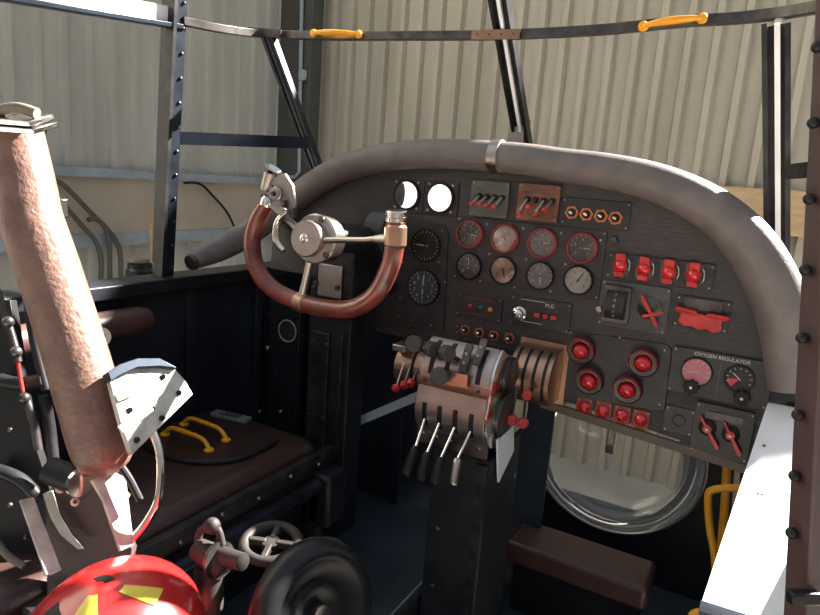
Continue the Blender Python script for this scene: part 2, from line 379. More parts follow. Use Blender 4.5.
# windscreen struts
a, b = onX(503, 35, -.62), onX(522, 147, -.62); a = a+(a-b)*.6
t = thing('windscreen_post', 'black double-flanged centre post leaning from the coaming up past the hoop', 'frame post', b)
MB().bar(a+Vector((0, .012, 0)), b+Vector((0, .012, 0)), .032, .006, (0, 1, 0)).build('web', blackm, t)
for sx, nm, mm in ((-.017, 'flange', blackm), (.003, 'middle_rib', whitep), (.019, 'flange', blackm)):  # white rib colour stands for the sunlit face of the post
    MB().bar(a+Vector((sx, .012, 0)), b+Vector((sx, .012, 0)), .008, .026, (0, 1, 0)).build(nm, mm, t)
MB().box(b+Vector((-.010, -.01, .030)), (.046, .05, .085)).build('foot_block', alu, t, bev=.002)
a, b = onY(268, 33, -.02), onY(326, 192, .10)
t = thing('windscreen_strut', 'slanting blue-black strut from the hoop down to the left coaming', 'frame strut', b)
n_ = (b-a).cross(Vector((0, 1, 0))).normalized()
MB().bar(a, b, .030, .006, n_).build('web', blackm, t)
for s_, mm in ((-.014, blackm), (.002, bluestl), (.015, blackm)): MB().bar(a+n_*s_+Vector((0, -.005, 0)), b+n_*s_+Vector((0, -.005, 0)), .009, .022, n_.cross(b-a)).build('flange', mm, t)
a, b = onY(776, 23, -.02), onY(777, 262, .10)
t = thing('windscreen_post', 'black double-flanged post at the right end of the windscreen frame', 'frame post', b)
MB().bar(a+Vector((0, .016, 0)), b+Vector((0, .016, 0)), .045, .005, (0, 1, 0)).build('web', blackm, t)
for s_, mm in ((-.020, blackm), (.002, whitep), (.02, blackm)): MB().bar(a+Vector((s_, 0, 0)), b+Vector((s_, 0, 0)), .010, .030, (0, 1, 0)).build('flange', mm, t)  # white middle flange paints in the sunlit stripe
a, b = onX(178, 138, PX), onY(308, 143, .04)
t = MB().bar(a, b, .006, .033); t.build('frame_strap', bluestl, label='flat blue-black strap between the left frame post and the slanting strut', cat='frame strap')
a, b = onY(786, 172, .02), onX(812, 165, .13)
MB().bar(a, Vector((.145, -.25, a.z+.01)), .006, .030).build('frame_strap', blackm, label='short flat dark strap behind the right frame post', cat='frame strap')
# top left rail
a, b = onX(186, 20, PX), onX(10, -8, PX)
a = Vector((PX, a.y, a.z)); 
t = thing('canopy_rail', 'wide top rail of the canopy frame, sunlit, at the upper left', 'frame rail', a)
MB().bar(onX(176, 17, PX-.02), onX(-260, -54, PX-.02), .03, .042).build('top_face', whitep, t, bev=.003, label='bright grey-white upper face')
MB().bar(onX(180, 27, PX), onX(-260, -45, PX), .03, .012).build('lower_flange', bluestl, t, bev=.002)
# second dark post behind
MB().bar(onX(171, -20, PX-.05), onX(160, 262, PX-.05), .035, .02, (1, 0, 0)).build('frame_post', blackm, label='plain dark post just behind the riveted left frame post', cat='frame post')
# right near frame post
a, b = atd(838, -20, .62), atd(803, 640, .62)
def off(p, dx, dd=0): return p+rt*dx+fw*dd
t = thing('fuselage_frame', 'wide dark brown riveted frame post close at the right edge', 'frame post', b)
n_ = (a-b).cross(fw).normalized()
MB().bar(a, b, .036, .02, fw.cross(a-b)).build('channel', brownm, t, bev=.002)
for y in (47, 123, 199, 270, 338, 415, 476, 533):
    k = (y+20)/660; p = a.lerp(b, k)+rt*(-.0165)
    MB().ball(p, .0058, 12).build('bolt', rubber, t)
p = atd(797, 597, .6); MB().bar(p-rt*.008, p+rt*.02, .012, .014, fw).build('bracket', blackm, t, bev=.002)

# ------------------------------------------------------------------ sunlit side panel (starboard)
v = [onY(768, 402, .0), onY(800, 401, .0)+Vector((.03, 0, 0)), onY(700, 607, -.5), onY(800, 590, -.5)]
v[1].z = v[0].z; v[1].x += .03; v[3].x += .03; v[3].z = v[2].z+.006
v[3] = v[2]+(v[3]-v[2]); n_ = (v[1]-v[0]).cross(v[2]-v[0]).normalized()
if n_.z < 0: n_ = -n_
t = thing('side_ledge', 'sunlit white side ledge sloping down towards the near right frame post', 'ledge', v[2])
MB().add([p for p in (v[0], v[1], v[3], v[2])]+[p-n_*.012 for p in (v[0], v[1], v[3], v[2])], [(0, 1, 2, 3), (4, 7, 6, 5), (0, 4, 5, 1), (1, 5, 6, 2), (2, 6, 7, 3), (3, 7, 4, 0)]).build('sheet', whitep, t)
MB().bar(v[2]+Vector((0, -.012, -.002)), v[3]+Vector((0, -.012, -.002)), .03, .024).build('end_bar', bluestl, t)
for x, y in ((764, 446), (758, 494), (762, 495)):
    q = onY(x, y, -.1-.4*(y-402)/205); dd = ray(x, y); k = (v[0]-CAM).dot(n_)/dd.dot(n_); q = CAM+dd*k
    MB().lathe([(0, 0), (.0035, 0), (.003, .0015), (0, .002)], frame(q, n_), 10).build('screw', gunm, t)
a, b = onY(764, 393, .01), onY(806, 396, .01)
MB().bar(a, b, .03, .02).build('frame_strap', blackm, label='dark cross bar between the panel corner and the right post', cat='frame strap')

# yellow rails by the nose
t = thing('yellow_rail', 'bent yellow tube rail beside the white ledge below the panel', 'rail', onY(716, 600, .05))
MB().tube([onY(748, 488, .05), onY(728, 488, .05), onY(713, 490, .05), onY(708, 497, .05), onY(710, 530, .05), onY(715, 560, .05), onY(716, 610, .05)], .0085, 12, k=5).build('tube', yellow, t)
t = thing('yellow_rail', 'straight yellow upright behind the bent yellow rail', 'rail', onY(720, 600, .12))
MB().tube([onY(727, 455, .12), onY(725, 500, .12), onY(720, 560, .12), onY(716, 620, .12)], .0095, 12, k=4).build('tube', yellow, t)
MB().bar(onY(738, 460, .14), onY(733, 530, .14), .012, .006, (0, 1, 0)).build('strap', cream, label='narrow cream webbing strap hanging behind the yellow rails', cat='strap')
t = thing('yellow_rail', 'low yellow rail end at the near bottom corner of the white ledge', 'rail', onY(690, 640, -.2))
MB().tube([onY(690, 640, -.2), onY(692, 616, -.2), onY(704, 612, -.2), onY(716, 613, -.2)], .008, 12, k=4).build('tube', yellow, t)

# nose bench, sheets
bz = -.02
c = [onZ(527, 522, bz), onZ(657, 572, bz)]
yb, ya = .34, .17
t = thing('nose_bench', 'reddish brown padded bench below the round dome', 'bench', (-.33, .25, -.26))
MB().box((-.333, .25, bz-.035), (.40, .16, .07)).build('cushion', seatb, t, bev=.014, seg=4)
MB().box((-.333, .26, bz-.155), (.36, .10, .17)).build('base', black, t)
q = onZ(590, 600, -.26); MB().box((-.33, .08, -.255), (.16, .10, .008)).build('metal_plate', MATS['aged aluminium'], label='pale metal plate on the nose floor in front of the bench', cat='plate')
q = onZ(528, 510, -.15)
MB().bar(onY(513, 490, .42), onY(530, 545, .42), .07, .01, (0, 1, 0)).build('blue_panel', MATS['blue grey rail'], label='light blue panel leaning between the pedestal and the dome', cat='panel')

# ------------------------------------------------------------------ instrument panel + coaming
cm = [(192, 262, 'X', .021), (222, 248, 'X', .034), (250, 232, 'X', .037), (285, 206, 'Y', .038), (318, 182, 'Y', .038), (350, 166, 'Y', .038), (400, 156, 'Y', .037), (450, 154, 'Y', .037), (497, 157, 'Y', .037), (530, 160, 'Y', .037), (560, 165, 'Y', .038), (605, 171, 'Y', .039), (650, 181, 'Y', .041), (690, 197, 'Y', .044), (722, 217, 'Y', .047), (748, 243, 'Y', .050), (767, 273, 'Y', .052), (781, 308, 'Y', .052), (789, 345, 'Y', .050), (792, 388, 'Y', .046)]
CPT = [(onX(x, y, PX+.06) if k == 'X' else onY(x, y, -.02)) for x, y, k, r in cm]
t = thing('coaming', 'grey-brown padded leather coaming arching over the instrument panel', 'coaming', CPT[9])
MB().tube(CPT, [c[3] for c in cm], 24, k=5).build('padding', pad, t, sharp=80)
i = 8; Tn = (CPT[9]-CPT[7]).normalized()
MB().lathe([(.039, -.013), (.0405, -.012), (.0405, .012), (.039, .013)], frame(CPT[8]+Tn*.0, Tn), 28).build('clip_band', steel, t)
MB().lathe([(.0, -.004), (.022, -.004), (.023, 0), (.020, .008), (0, .008)], frame(CPT[0], CPT[0]-CPT[1]), 20).build('end_plug', gunm, t)
ol = [(p.x, p.z) for p in smoothpts(CPT[2:], 3)]
ol = [(max(x, -1.32), z) for x, z in ol]
bl = [(.085, .60), (.035, .455), (-.40, .500), (-.42, .56), (-.93, .575), (-.95, .70), (-1.32, .70)]
t = thing('instrument_panel', 'dark wood-grained arched instrument panel board', 'instrument panel', (-.62, 0, .45))
MB().prism(ol+bl, PM(0, 0, 0), -.012, 0).build('board', wood, t)
a, b = onY(542, 403, -.004), onY(750, 470, -.004)
MB().bar(a, b, .014, .02).build('edge_strip', darkstone, t, bev=.001)
def rect(tl, br):
    a = onY(*tl, 0); b = onY(*br, 0); return (a.x+b.x)/2, (a.z+b.z)/2, b.x-a.x, a.z-b.z
def rplate(w, h, r=.004, n=4):
    P = []
    for cx, cy, a0 in ((w/2-r, h/2-r, 0), (-w/2+r, h/2-r, 90), (-w/2+r, -h/2+r, 180), (w/2-r, -h/2+r, 270)):
        for i in range(n+1):
            a = math.radians(a0+90*i/n); P.append((cx+r*math.cos(a), cy+r*math.sin(a)))
    return P
def screws(t, X, Z, w, h, y, ins=.006, mt=None, nm='screw', r=.0022):
    for sx in (-1, 1):
        for sz in (-1, 1):
            MB().lathe([(0, 0), (r, 0), (r*.8, .0012), (0, .0016)], PM(X+sx*(w/2-ins), Z+sz*(h/2-ins), y), 10).build(nm, mt or steel, t)
def plated(name, lab, cat, tl, br, mt, th=.005, sc=True, group=None, r=.004):
    X, Z, w, h = rect(tl, br)
    t = thing(name, lab, cat, (X, -.001, Z-h/2), group)
    MB().prism(rplate(w, h, r), PM(X, Z, 0), 0, th).build('plate', mt, t, bev=.0008)
    if sc: screws(t, X, Z, w, h, -th)
    return t, X, Z, w, h
# --- base plate of engine gauges
tE, *_ = plated('gauge_plate', 'large black plate carrying eight small round engine gauges', 'instrument plate', (459, 216), (599, 300), plate, .004)
# --- gauges
def gauge(px, py, r, rimm, dial, lab, group=None, needle=120, y=-.004, ticks=12, redarc=False, size2=1.0, cat='gauge', rimw=.16, nlen=.72, digits=None, second=None):
    p = onY(px, py, 0); X, Z = p.x, p.z
    t = thing('dial_gauge', lab, cat, (X, y, Z-r), group)
    M = PM(X, Z, y)
    ri = r*(1-rimw)
    MB().lathe([(ri, .002), (ri, .009), (ri+.001, .0105), (r-.002, .0105), (r, .008), (r, 0), (ri, 0), (ri, .002)], M, 40).build('bezel', rimm, t)
    MB().lathe([(0, 0), (ri+.0005, 0), (ri+.0005, .003), (0, .003)], M, 40).build('dial', dial, t)
    wm = blackmk if dial in (dialw, dialc) else white
    mk = MB()
    for i in range(ticks):
        a = math.radians(220-260*i/(ticks-1)) if ticks < 20 else 2*PI*i/ticks
        big = i % 2 == 0
        mk.box((ri*(.88 if big else .91), 0, .0034), (ri*(.17 if big else .10), ri*.035, .0006), M @ Matrix.Rotation(a, 4, 'Z'))
    mk.build('markings', wm, t)
    if redarc:
        mk = MB()
        for i in range(5): mk.box((ri*.86, 0, .0038), (ri*.16, ri*.2, .0005), M @ Matrix.Rotation(math.radians(-50+11*i), 4, 'Z'))
        mk.build('red_arc', red, t)
    def hand(a, l, nm='needle', w=.05, mm=wm):
        R = M @ Matrix.Rotation(math.radians(a), 4, 'Z')
        MB().prism([(-ri*.2, -ri*w), (ri*l*.8, -ri*w*.8), (ri*l, 0), (ri*l*.8, ri*w*.8), (-ri*.2, ri*w)], R, .0046, .0054).build(nm, mm, t)
    hand(needle, nlen)
    if second is not None: hand(second, nlen*.65, w=.07)
    MB().lathe([(0, .004), (ri*.09, .004), (ri*.09, .0065), (0, .0068)], M, 12).build('hub', gunm, t)
    if digits:
        for i, s_ in enumerate(digits):
            a = math.radians(90-360*i/len(digits)) if ticks >= 20 else math.radians(220-260*i/(len(digits)-1))
            txt('numeral', s_, M @ Matrix.Translation((ri*.62*math.cos(a), ri*.62*math.sin(a), .0034)), ri*.28, wm, t)
    MB().lathe([(0, .0085), (ri, .0085), (ri, .0090), (0, .0090)], M, 32).build('glass', clear, t)
    return t
ex_ = [(471, 234), (506, 238.5), (543, 243), (583, 248)]
ey_ = [(470, 266), (504, 270), (541, 275.5), (579, 280)]
pos = ['first from the left', 'second from the left', 'third from the left', 'fourth, rightmost']
for i, (x, y) in enumerate(ex_):  # lighter dial colours paint in the glare on dark faces
    gauge(x, y, .037, redr, [diald, dialr, dialg, diald][i], 'small gauge with dull red rim in the upper row, '+pos[i], 'red-rimmed engine gauges', [-10, 15, 5, 0][i], redarc=(i != 2), rimw=.17, digits=['0', '2', '4', '6', '8'])
for i, (x, y) in enumerate(ey_):
    gauge(x, y, .035, rubber, [diald, dialw, dialg, dialc][i], 'small gauge with black rim in the lower row, '+pos[i], 'black-rimmed engine gauges', [95, -70, -80, 60][i], rimw=.10, digits=['0', '1', '2', '3', '4', '5'])
for k, (x, y) in enumerate(((459.5, 219), (488, 224), (524, 228.5), (562, 233), (601, 240), (481, 281), (515, 287), (551, 291), (490, 254), (527, 259), (566, 264))):
    p = onY(x, y, 0); MB().lathe([(0, 0), (.0032, 0), (.0026, .0015), (0, .002)], PM(p.x, p.z, -.004), 12).build('screw', steel, tE)
# --- blind flying block
X, Z, w, h = rect((362, 214), (452, 329))
pv = [onY(x, y, 0) for x, y in ((352, 322), (357, 225), (368, 216), (402, 214), (446, 226), (449, 233), (444, 331))]
t = thing('gauge_plate', 'black plate with cut corner holding the large flight gauges behind the wheel', 'instrument plate', (pv[0].x, 0, pv[-1].z))
MB().prism([(p.x, p.z) for p in pv], PM(0, 0, 0), 0, .005).build('plate', plate, t, bev=.001)
for x, y in ((400, 219), (443, 231), (440, 262), (438, 300), (404, 262), (399, 316), (432, 325), (401, 297), (446, 282), (414, 320)):
    p = onY(x, y, 0); MB().lathe([(0, 0), (.0025, 0), (.002, .0014), (0, .0018)], PM(p.x, p.z, -.005), 10).build('screw', steel, t)
gauge(427, 245.5, .044, rubber, dialb, 'tall black airspeed style gauge with red pointer, upper right of the wheel', None, 178, -.005, 24, rimw=.08)
gauge(424.5, 287, .049, rubber, dialb, 'largest black gauge with vertical pointer, right of the wheel grip', None, 90, -.005, 24, rimw=.08, digits=['0', '1', '2', '3', '4', '5', '6', '7', '8', '9'], second=-90)
gauge(389, 240, .046, rubber, dialb, 'black gauge half hidden behind the right wheel grip end', None, 60, -.005, 24, rimw=.08)
gauge(389, 285, .028, rubber, dialb, 'small black gauge showing inside the right curve of the wheel', None, 100, -.005, 12, rimw=.1)
gauge(362, 262, .042, rubber, dialb, 'black gauge seen between hub and right wheel grip', None, 30, -.005, 24, rimw=.08)
# --- two discs made to glow in place of sun glare on their glass
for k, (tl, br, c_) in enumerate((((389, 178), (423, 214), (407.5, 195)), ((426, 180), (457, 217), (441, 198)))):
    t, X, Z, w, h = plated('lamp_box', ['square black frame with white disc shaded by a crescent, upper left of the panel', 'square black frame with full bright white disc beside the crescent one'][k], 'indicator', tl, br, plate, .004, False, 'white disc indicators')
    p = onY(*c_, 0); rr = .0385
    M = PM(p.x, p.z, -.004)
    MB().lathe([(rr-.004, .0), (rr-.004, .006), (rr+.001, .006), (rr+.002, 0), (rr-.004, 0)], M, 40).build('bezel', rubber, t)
    MB().lathe([(0, 0), (rr-.0035, 0), (rr-.0035, .003), (0, .003)], M, 40).build('lens', lamp, t)  # no lamp here: glowing disc stands for sun glare on the glass
    if k == 0:
        P = []
        R0 = rr-.004
        for i in range(13):
            a = math.radians(115+130*i/12); P.append((R0*math.cos(a), R0*math.sin(a)))
        x_ = R0*math.cos(math.radians(115)); y_ = R0*math.sin(math.radians(115))
        for i in range(1, 12):
            a = math.radians(-70+140*i/12)
            P.append((x_-.001+R0*.42*math.cos(a)*.8, y_*math.sin(a)/math.sin(math.radians(70))))
        MB().prism(P, M, .003, .0045).build('shutter', gunm, t)
    for i in range(4):
        a = PI/4+PI/2*i; MB().lathe([(0, 0), (.004, 0), (.003, .002), (0, .003)], M @ Matrix.Translation((.0415*1.0*math.cos(a)*1.15, .0415*math.sin(a)*1.15, 0)), 10).build('screw', [steel, copper][i % 2 if k == 0 else 0], t)
# --- two boxes of four toggles
for k, (tl, br, mt_) in enumerate((((474, 180), (508, 219), gplate), ((521, 183), (558, 223), bplate))):
    t, X, Z, w, h = plated('switch_box', ['green-grey box with four red-tipped toggle switches', 'copper-brown box with four red-tipped toggle switches'][k], 'switch box', tl, br, mt_, .012, True, 'four-switch boxes')
    for a_, b_, c_ in ((.27, .82, .002), (.36, .3, .003), (-.33, .45, .003)): MB().box((0, h*a_, .0125), (w*b_, c_, .001), PM(X, Z, 0)).build('label_strip', gunm, t)
    for i in range(4):
        x_ = X+w*(-.31+.2*i); dz = [0, .002, -.001, -.002][i] if k == 0 else [-.012, .004, -.012, .0][i]
        b0 = PM(x_+.006, Z+.006, -.012)
        s_ = MB().lathe([(0, 0), (.0075, 0), (.0075, .005), (.005, .007), (0, .007)], b0, 12).build('toggle_base', rubber, t)
        tip = Vector((x_-.004, -.035, Z-.014+dz))
        MB().tube([(x_+.006, -.018, Z+.006), tip], [.0035, .006], 10).build('toggle', steel, t)
        MB().ball(tip, .0068, 12).build('red_tip', red, t)
# --- four orange nuts plate
orange2 = mat('rusty red nut', (.34, .08, .04), .45)
def nutrow(t, pts, y, mt_, r=.0115):
    for x, yy in pts:
        p = onY(x, yy, 0); M = PM(p.x, p.z, y)
        P = [(r*math.cos(PI/3*i+.2), r*math.sin(PI/3*i+.2)) for i in range(6)]
        n1 = MB().prism(P, M, 0, .004).build('hex_nut', mt_, t, bev=.0008)
        MB().lathe([(0, .004), (r*.6, .004), (r*.58, .006), (0, .006)], M, 16).build('collar', rubber, n1)
        MB().ball(Vector((0, 0, .012)), r*.36, 12, M=M).build('plunger', chrome, n1)
t, X, Z, w, h = plated('push_switch_plate', 'dark plate with four orange hexagonal nuts at the top right of the gauges', 'switch plate', (563, 197), (628.5, 231), plate, .004)
nutrow(t, [(572.5, 212.5), (587, 214.3), (601.5, 216), (616, 218)], -.004, orange, .0165)
t, X, Z, w, h = plated('push_switch_plate', 'long low dark plate with four dull red hexagonal nuts above the throttles', 'switch plate', (456, 323.5), (548, 352), plate, .003)
nutrow(t, [(465.8, 329.6), (480, 332.3), (494.5, 335.2), (510, 338)], -.003, orange2, .0150)
t, X, Z, w, h = plated('indicator_plate', 'dark plate with one red, one green and one orange small light', 'indicator plate', (458, 291), (501, 323), plate, .004)
for (x, y), mm, nm in (((471, 305.8), red, 'red_light'), ((481.2, 307.6), mat('dark green lens', (.01, .12, .07), .3), 'green_light'), ((491, 309.5), mat('amber lens', (.8, .33, .03), .3), 'orange_light')):
    p = onY(x, y, 0); MB().lathe([(0, 0), (.0065, 0), (.0062, .003), (.0035, .0055), (0, .006)], PM(p.x, p.z, -.004), 14).build(nm, mm, t)
MB().box((-.002, h*.30, .0042), (w*.62, .0015, .0006), PM(X, Z, 0)).box((.002, h*.36, .0042), (w*.5, .001, .0006), PM(X, Z, 0)).box((0, -h*.3, .0042), (w*.55, .0015, .0006), PM(X, Z, 0)).build('engraving', MATS['dull red rim'], t)
t, X, Z, w, h = plated('selector_plate', 'dark plate with chrome knob and a red three-part slider', 'selector plate', (512, 294), (569, 334), plate, .005)
p = onY(520.5, 313, 0); M = PM(p.x, p.z, -.005)
MB().lathe([(0, 0), (.0175, 0), (.0175, .004), (.013, .006), (.013, .015), (.011, .019), (0, .020)], M, 24).build('knob', chrome, t, sharp=60)
a, b = onY(535, 314, 0), onY(558, 318, 0); L = b.x-a.x
bars = MB().box(((a.x+b.x)/2, -.0075, (a.z+b.z)/2), (L, .005, .006)).build('slider_track', red, t)
for k in (0, 1): MB().box((a.x+L*(.33+.33*k), -.0085, (a.z+b.z)/2), (.006, .008, .011)).build('slider_stop', rubber, bars)
for k in range(3): MB().box((a.x+L*(.18+.33*k), -.009, (a.z+b.z)/2), (.012, .006, .010)).build('slider_button', red, bars)
txt('lettering', 'M.G', PM(a.x+L*.62, a.z+.026, -.0055), .013, white, t)
MB().box((-.02, h*.4, .0052), (w*.4, .0012, .0006), PM(X, Z, 0)).box((-.018, -h*.33, .0052), (w*.35, .0012, .0006), PM(X, Z, 0)).build('engraving', white, t)
# --- flip guard switches
t, X, Z, w, h = plated('guarded_switch_plate', 'plate with a row of four red guarded switches', 'switch plate', (609, 252), (712, 291), plate, .006)
for x, y in ((621, 265), (644.5, 268.5), (669, 271.5), (694, 274.5)):
    p = onY(x, y, 0); M = PM(p.x, p.z, -.006)
    g_ = MB().box((0, 0, .001), (.036, .046, .003), M).build('switch_base', gunm, t, bev=.001)
    MB().box((0, .018, .006), (.022, .018, .008), M).build('guard_flap', red, g_, bev=.002)
    MB().box((0, -.02, .006), (.022, .012, .008), M).build('guard_hinge', red, g_, bev=.002)
    MB().lathe([(0, .002), (.0145, .002), (.0145, .008), (.0115, .012), (.0115, .014), (.006, .020), (0, .022)], M, 6 and 20).build('cap', redlens, g_)
    MB().tube([M @ Vector((.016, .016, .003)), M @ Vector((.021, .008, .008)), M @ Vector((.021, -.008, .008)), M @ Vector((.014, -.020, .003))], .0016, 8, k=4).build('wire_bail', steel, g_)
# --- selector box with drum and crossed red knob
t, X, Z, w, h = plated('selector_box', 'silvery plate with black lettered drum and red crossed pointer knob', 'selector box', (603, 279), (665, 335), greyplate, .004)
dx = X-w*.24; dw = w*.40; dh = h*.82
MB().box((dx, -.009, Z), (dw, .012, dh)).build('window_frame', gunm, t, bev=.002)
dr = MB().tube([(dx-dw*.36, -.004, Z), (dx+dw*.36, -.004, Z)], dh*.40, 32).build('drum', dialb, t)
for k, s_ in enumerate(('P', '1', '0', '4', '7')):
    a = math.radians(-44+22*k); rr = dh*.40+.0004
    Mx = Matrix.Translation((dx+.0, -.004-rr*math.cos(a), Z+rr*math.sin(a))) @ Matrix.Rotation(PI/2-a, 4, 'X')
    txt('numeral', s_, Mx @ Matrix.Rotation(PI/2, 4, 'Z') if False else Mx, .011, mat('aged cream lettering', (.4, .36, .27), .6), dr)
p = onY(650, 308, 0); M = PM(p.x, p.z, -.004)
MB().lathe([(0, 0), (.026, 0), (.026, .003), (.018, .006), (.012, .010), (0, .012)], M, 28).build('dial_boss', gunm, t)
def leaf(a, l0, l1, w_, z0_, z1_, nm):
    R = M @ Matrix.Rotation(math.radians(a), 4, 'Z')
    P = [(-l0, 0), (-l0*.7, w_), (0, w_*.8), (l1*.7, w_*1.1), (l1, 0), (l1*.7, -w_*1.1), (0, -w_*.8), (-l0*.7, -w_)]
    MB().prism(P, R, z0_, z1_).build(nm, red, t, bev=.0015)
leaf(-58, .038, .050, .0045, .012, .019, 'long_pointer'); 
M = M @ Matrix.Translation((.006, -.012, 0)); leaf(20, .020, .030, .004, .019, .024, 'short_pointer')
# --- red wavy lever plate
t, X, Z, w, h = plated('placard', 'small plate with a red scalloped double lever', 'lever plate', (677, 294), (727, 334), plate, .004)
MB().box((0, h*.28, .005), (w*.7, h*.36, .004), PM(X, Z, 0)).build('back_plate', gunm, t, bev=.001)
P = [(-.46, .16), (-.10, .10), (-.06, .02), (.10, .0), (.14, .08), (.50, .06), (.50, -.06), (.38, -.12), (.40, -.42), (.26, -.52), (.14, -.42), (.0, -.50), (-.14, -.40), (-.28, -.44), (-.40, -.30), (-.36, -.04), (-.46, 0)]
MB().prism([(x*w, y*h) for x, y in P], PM(X, Z, 0), .008, .016).build('red_lever', red, t, bev=.002)
MB().tube([(X-w*.46, -.018, Z+h*.1), (X-w*.08, -.018, Z+h*.03)], .005, 10).build('lever_grip', red, t)
MB().tube([(X+w*.14, -.018, Z+h*.03), (X+w*.5, -.018, Z)], .005, 10).build('lever_grip', red, t)
# --- hooded lamps
pv = [onY(x, y, 0) for x, y in ((566, 330), (667, 344), (672, 350), (665, 409), (659, 411), (560, 394))]
t = thing('lamp_plate', 'dark plate behind the four hooded red lamps', 'lamp plate', (pv[0].x, 0, pv[-1].z))
MB().prism([(p.x, p.z) for p in reversed(pv)], PM(0, 0, 0), 0, .004).build('plate', plate, t, bev=.001)
for x, y in ((571, 332), (620, 337), (665, 350), (660, 404), (615, 396), (566, 386), (566, 360)):
    p = onY(x, y, 0); MB().lathe([(0, 0), (.0025, 0), (.002, .0014), (0, .0018)], PM(p.x, p.z, -.004), 10).build('screw', steel, t)
for k, (x, y) in enumerate(((582, 349.5), (644, 362), (590, 380), (628, 388.5))):
    p = onY(x, y, 0); lab = ['upper left', 'upper right', 'lower left', 'lower right'][k]
    t = thing('hooded_lamp', 'round red warning lamp in a hooded red rim, '+lab+' of the four', 'warning lamp', (p.x, -.004, p.z-.035), 'hooded red lamps')
    M = PM(p.x, p.z, -.004)
    MB().lathe([(.025, 0), (.025, .010), (.032, .010), (.034, .006), (.034, 0), (.025, 0)], M, 36).build('bezel', gunm, t)
    hd = MB(); V = []; Fc = []; n = 40
    for i in range(n):
        a = 2*PI*i/n; hh = .010+.022*max(0, math.sin(a)+.35)/1.35
        for r_, z_ in ((.0325, .008), (.0325, hh), (.0295, hh), (.0295, .008)): V.append(M @ Vector((r_*math.cos(a), r_*math.sin(a), z_)))
    for i in range(n):
        j = (i+1) % n
        for c_ in range(4): Fc.append((4*i+c_, 4*i+(c_+1) % 4, 4*j+(c_+1) % 4, 4*j+c_))
    hd.add(V, Fc).build('hood', redr, t)
    MB().lathe([(0, .002), (.020, .002), (.020, .006), (.018, .012), (.011, .018), (0, .020)], M, 28).build('lens', redlens, t, sharp=80)
    MB().lathe([(.021, .004), (.021, .010), (.024, .010), (.024, .004), (.021, .004)], M, 28).build('inner_ring', gunm, t)
# --- row of four small red lamps
for k, (x, y) in enumerate(((584.5, 406.5), (603.5, 410.5), (622, 415), (641, 419.5))):
    p = onY(x, y, 0); M = PM(p.x, p.z, 0)
    t = thing('square_lamp', 'small red lamp on a square base, '+['first from the left', 'second from the left', 'third from the left', 'rightmost'][k]+' of the bottom row', 'warning lamp', (p.x, 0, p.z-.02), 'small square-based lamps')
    MB().prism(rplate(.0385, .046, .004), M, 0, .004).build('base', MATS['dull red rim'], t, bev=.001)
    screws(t, p.x, p.z, .0385, .046, -.004, .005, copper)
    MB().lathe([(0, .004), (.0145, .004), (.0140, .008), (.012, .009), (.008, .017), (0, .019)], M, 22).build('lens', redlens, t, sharp=70)
# --- oxygen panel
t, X, Z, w, h = plated('oxygen_regulator', 'dark regulator plate with a pink dial and a dark dial side by side', 'regulator', (674, 345), (766.5, 410), plate, .008)
txt('lettering', 'OXYGEN REGULATOR', PM(X+.0, Z+h*.415, -.0083), .0108, white, t)
MB().box((0, 0, .0085), (.0012, h*.86, .0006), PM(X, Z, 0)).build('divider_line', gunm, t)
for k, (c_, kn) in enumerate((((697, 371), (692, 385)), ((739.5, 378), (742, 396)))):
    p = onY(*c_, 0); M = PM(p.x, p.z, -.008); r = .0295 if k == 0 else .027
    dl = MB().lathe([(0, 0), (r, 0), (r, .003), (0, .003)], M, 36).build('dial', dialp if k == 0 else dialb, t)
    MB().lathe([(r, 0), (r, .005), (r+.003, .005), (r+.0035, 0), (r, 0)], M, 36).build('bezel', rubber, t)
    mk = MB()
    for i in range(9):
        a = math.radians(200-220*i/8); mk.box((r*.85, 0, .0034), (r*.18, r*.045, .0006), M @ Matrix.Rotation(a, 4, 'Z'))
    mk.box((r*.25, 0, .0036), (r*.8, r*.06, .0008), M @ Matrix.Rotation(math.radians([185, 140][k]), 4, 'Z'))
    mk.build('markings', MATS['white marking'], dl)
    if k == 1:
        MB().prism([(0, 0)]+[(r*.85*math.cos(math.radians(a)), r*.85*math.sin(math.radians(a))) for a in range(185, 245, 10)], M, .0032, .0036).build('red_sector', red, dl)
    p = onY(*kn, 0); M = PM(p.x, p.z, -.008)
    P = [((.0155+.0018*math.cos(8*2*PI*i/48))*math.cos(2*PI*i/48), (.0155+.0018*math.cos(8*2*PI*i/48))*math.sin(2*PI*i/48)) for i in range(48)]
    MB().prism(P, M, .004, .016).build('knob', rubber, t, bev=.001)
    MB().lathe([(0, .016), (.004, .016), (.003, .018), (0, .018)], M, 10).build('knob_screw', steel, t)
# --- two red cocks box
t, X, Z, w, h = plated('cock_box', 'dark box with two small red lever handles at the panel corner', 'lever box', (697, 400), (747, 463), plate, .010)
MB().box((0, h*.30, .011), (w*.62, h*.13, .003), PM(X, Z, 0)).build('name_strip', gunm, t)
for c_, s_ in (((708, 426), -56), ((731, 432.5), -58)):
    p = onY(*c_, 0); M = PM(p.x, p.z, -.010)
    MB().lathe([(0, 0), (.018, 0), (.018, .004), (.013, .006), (0, .007)], M, 24).build('cock_boss', rubber, t)
    R = M @ Matrix.Rotation(math.radians(s_), 4, 'Z')
    lv = MB().prism([(-.030, -.0015), (-.010, -.003), (.045, -.0045), (.050, 0), (.045, .0045), (-.010, .003), (-.030, .0015)], R, .007, .013).build('red_handle', red, t, bev=.001)
    MB().lathe([(0, .007), (.009, .007), (.009, .015), (0, .016)], M, 18).build('handle_hub', red, lv)
    MB().lathe([(0, .016), (.003, .016), (.003, .0175), (0, .018)], M, 10).build('pin', steel, lv)
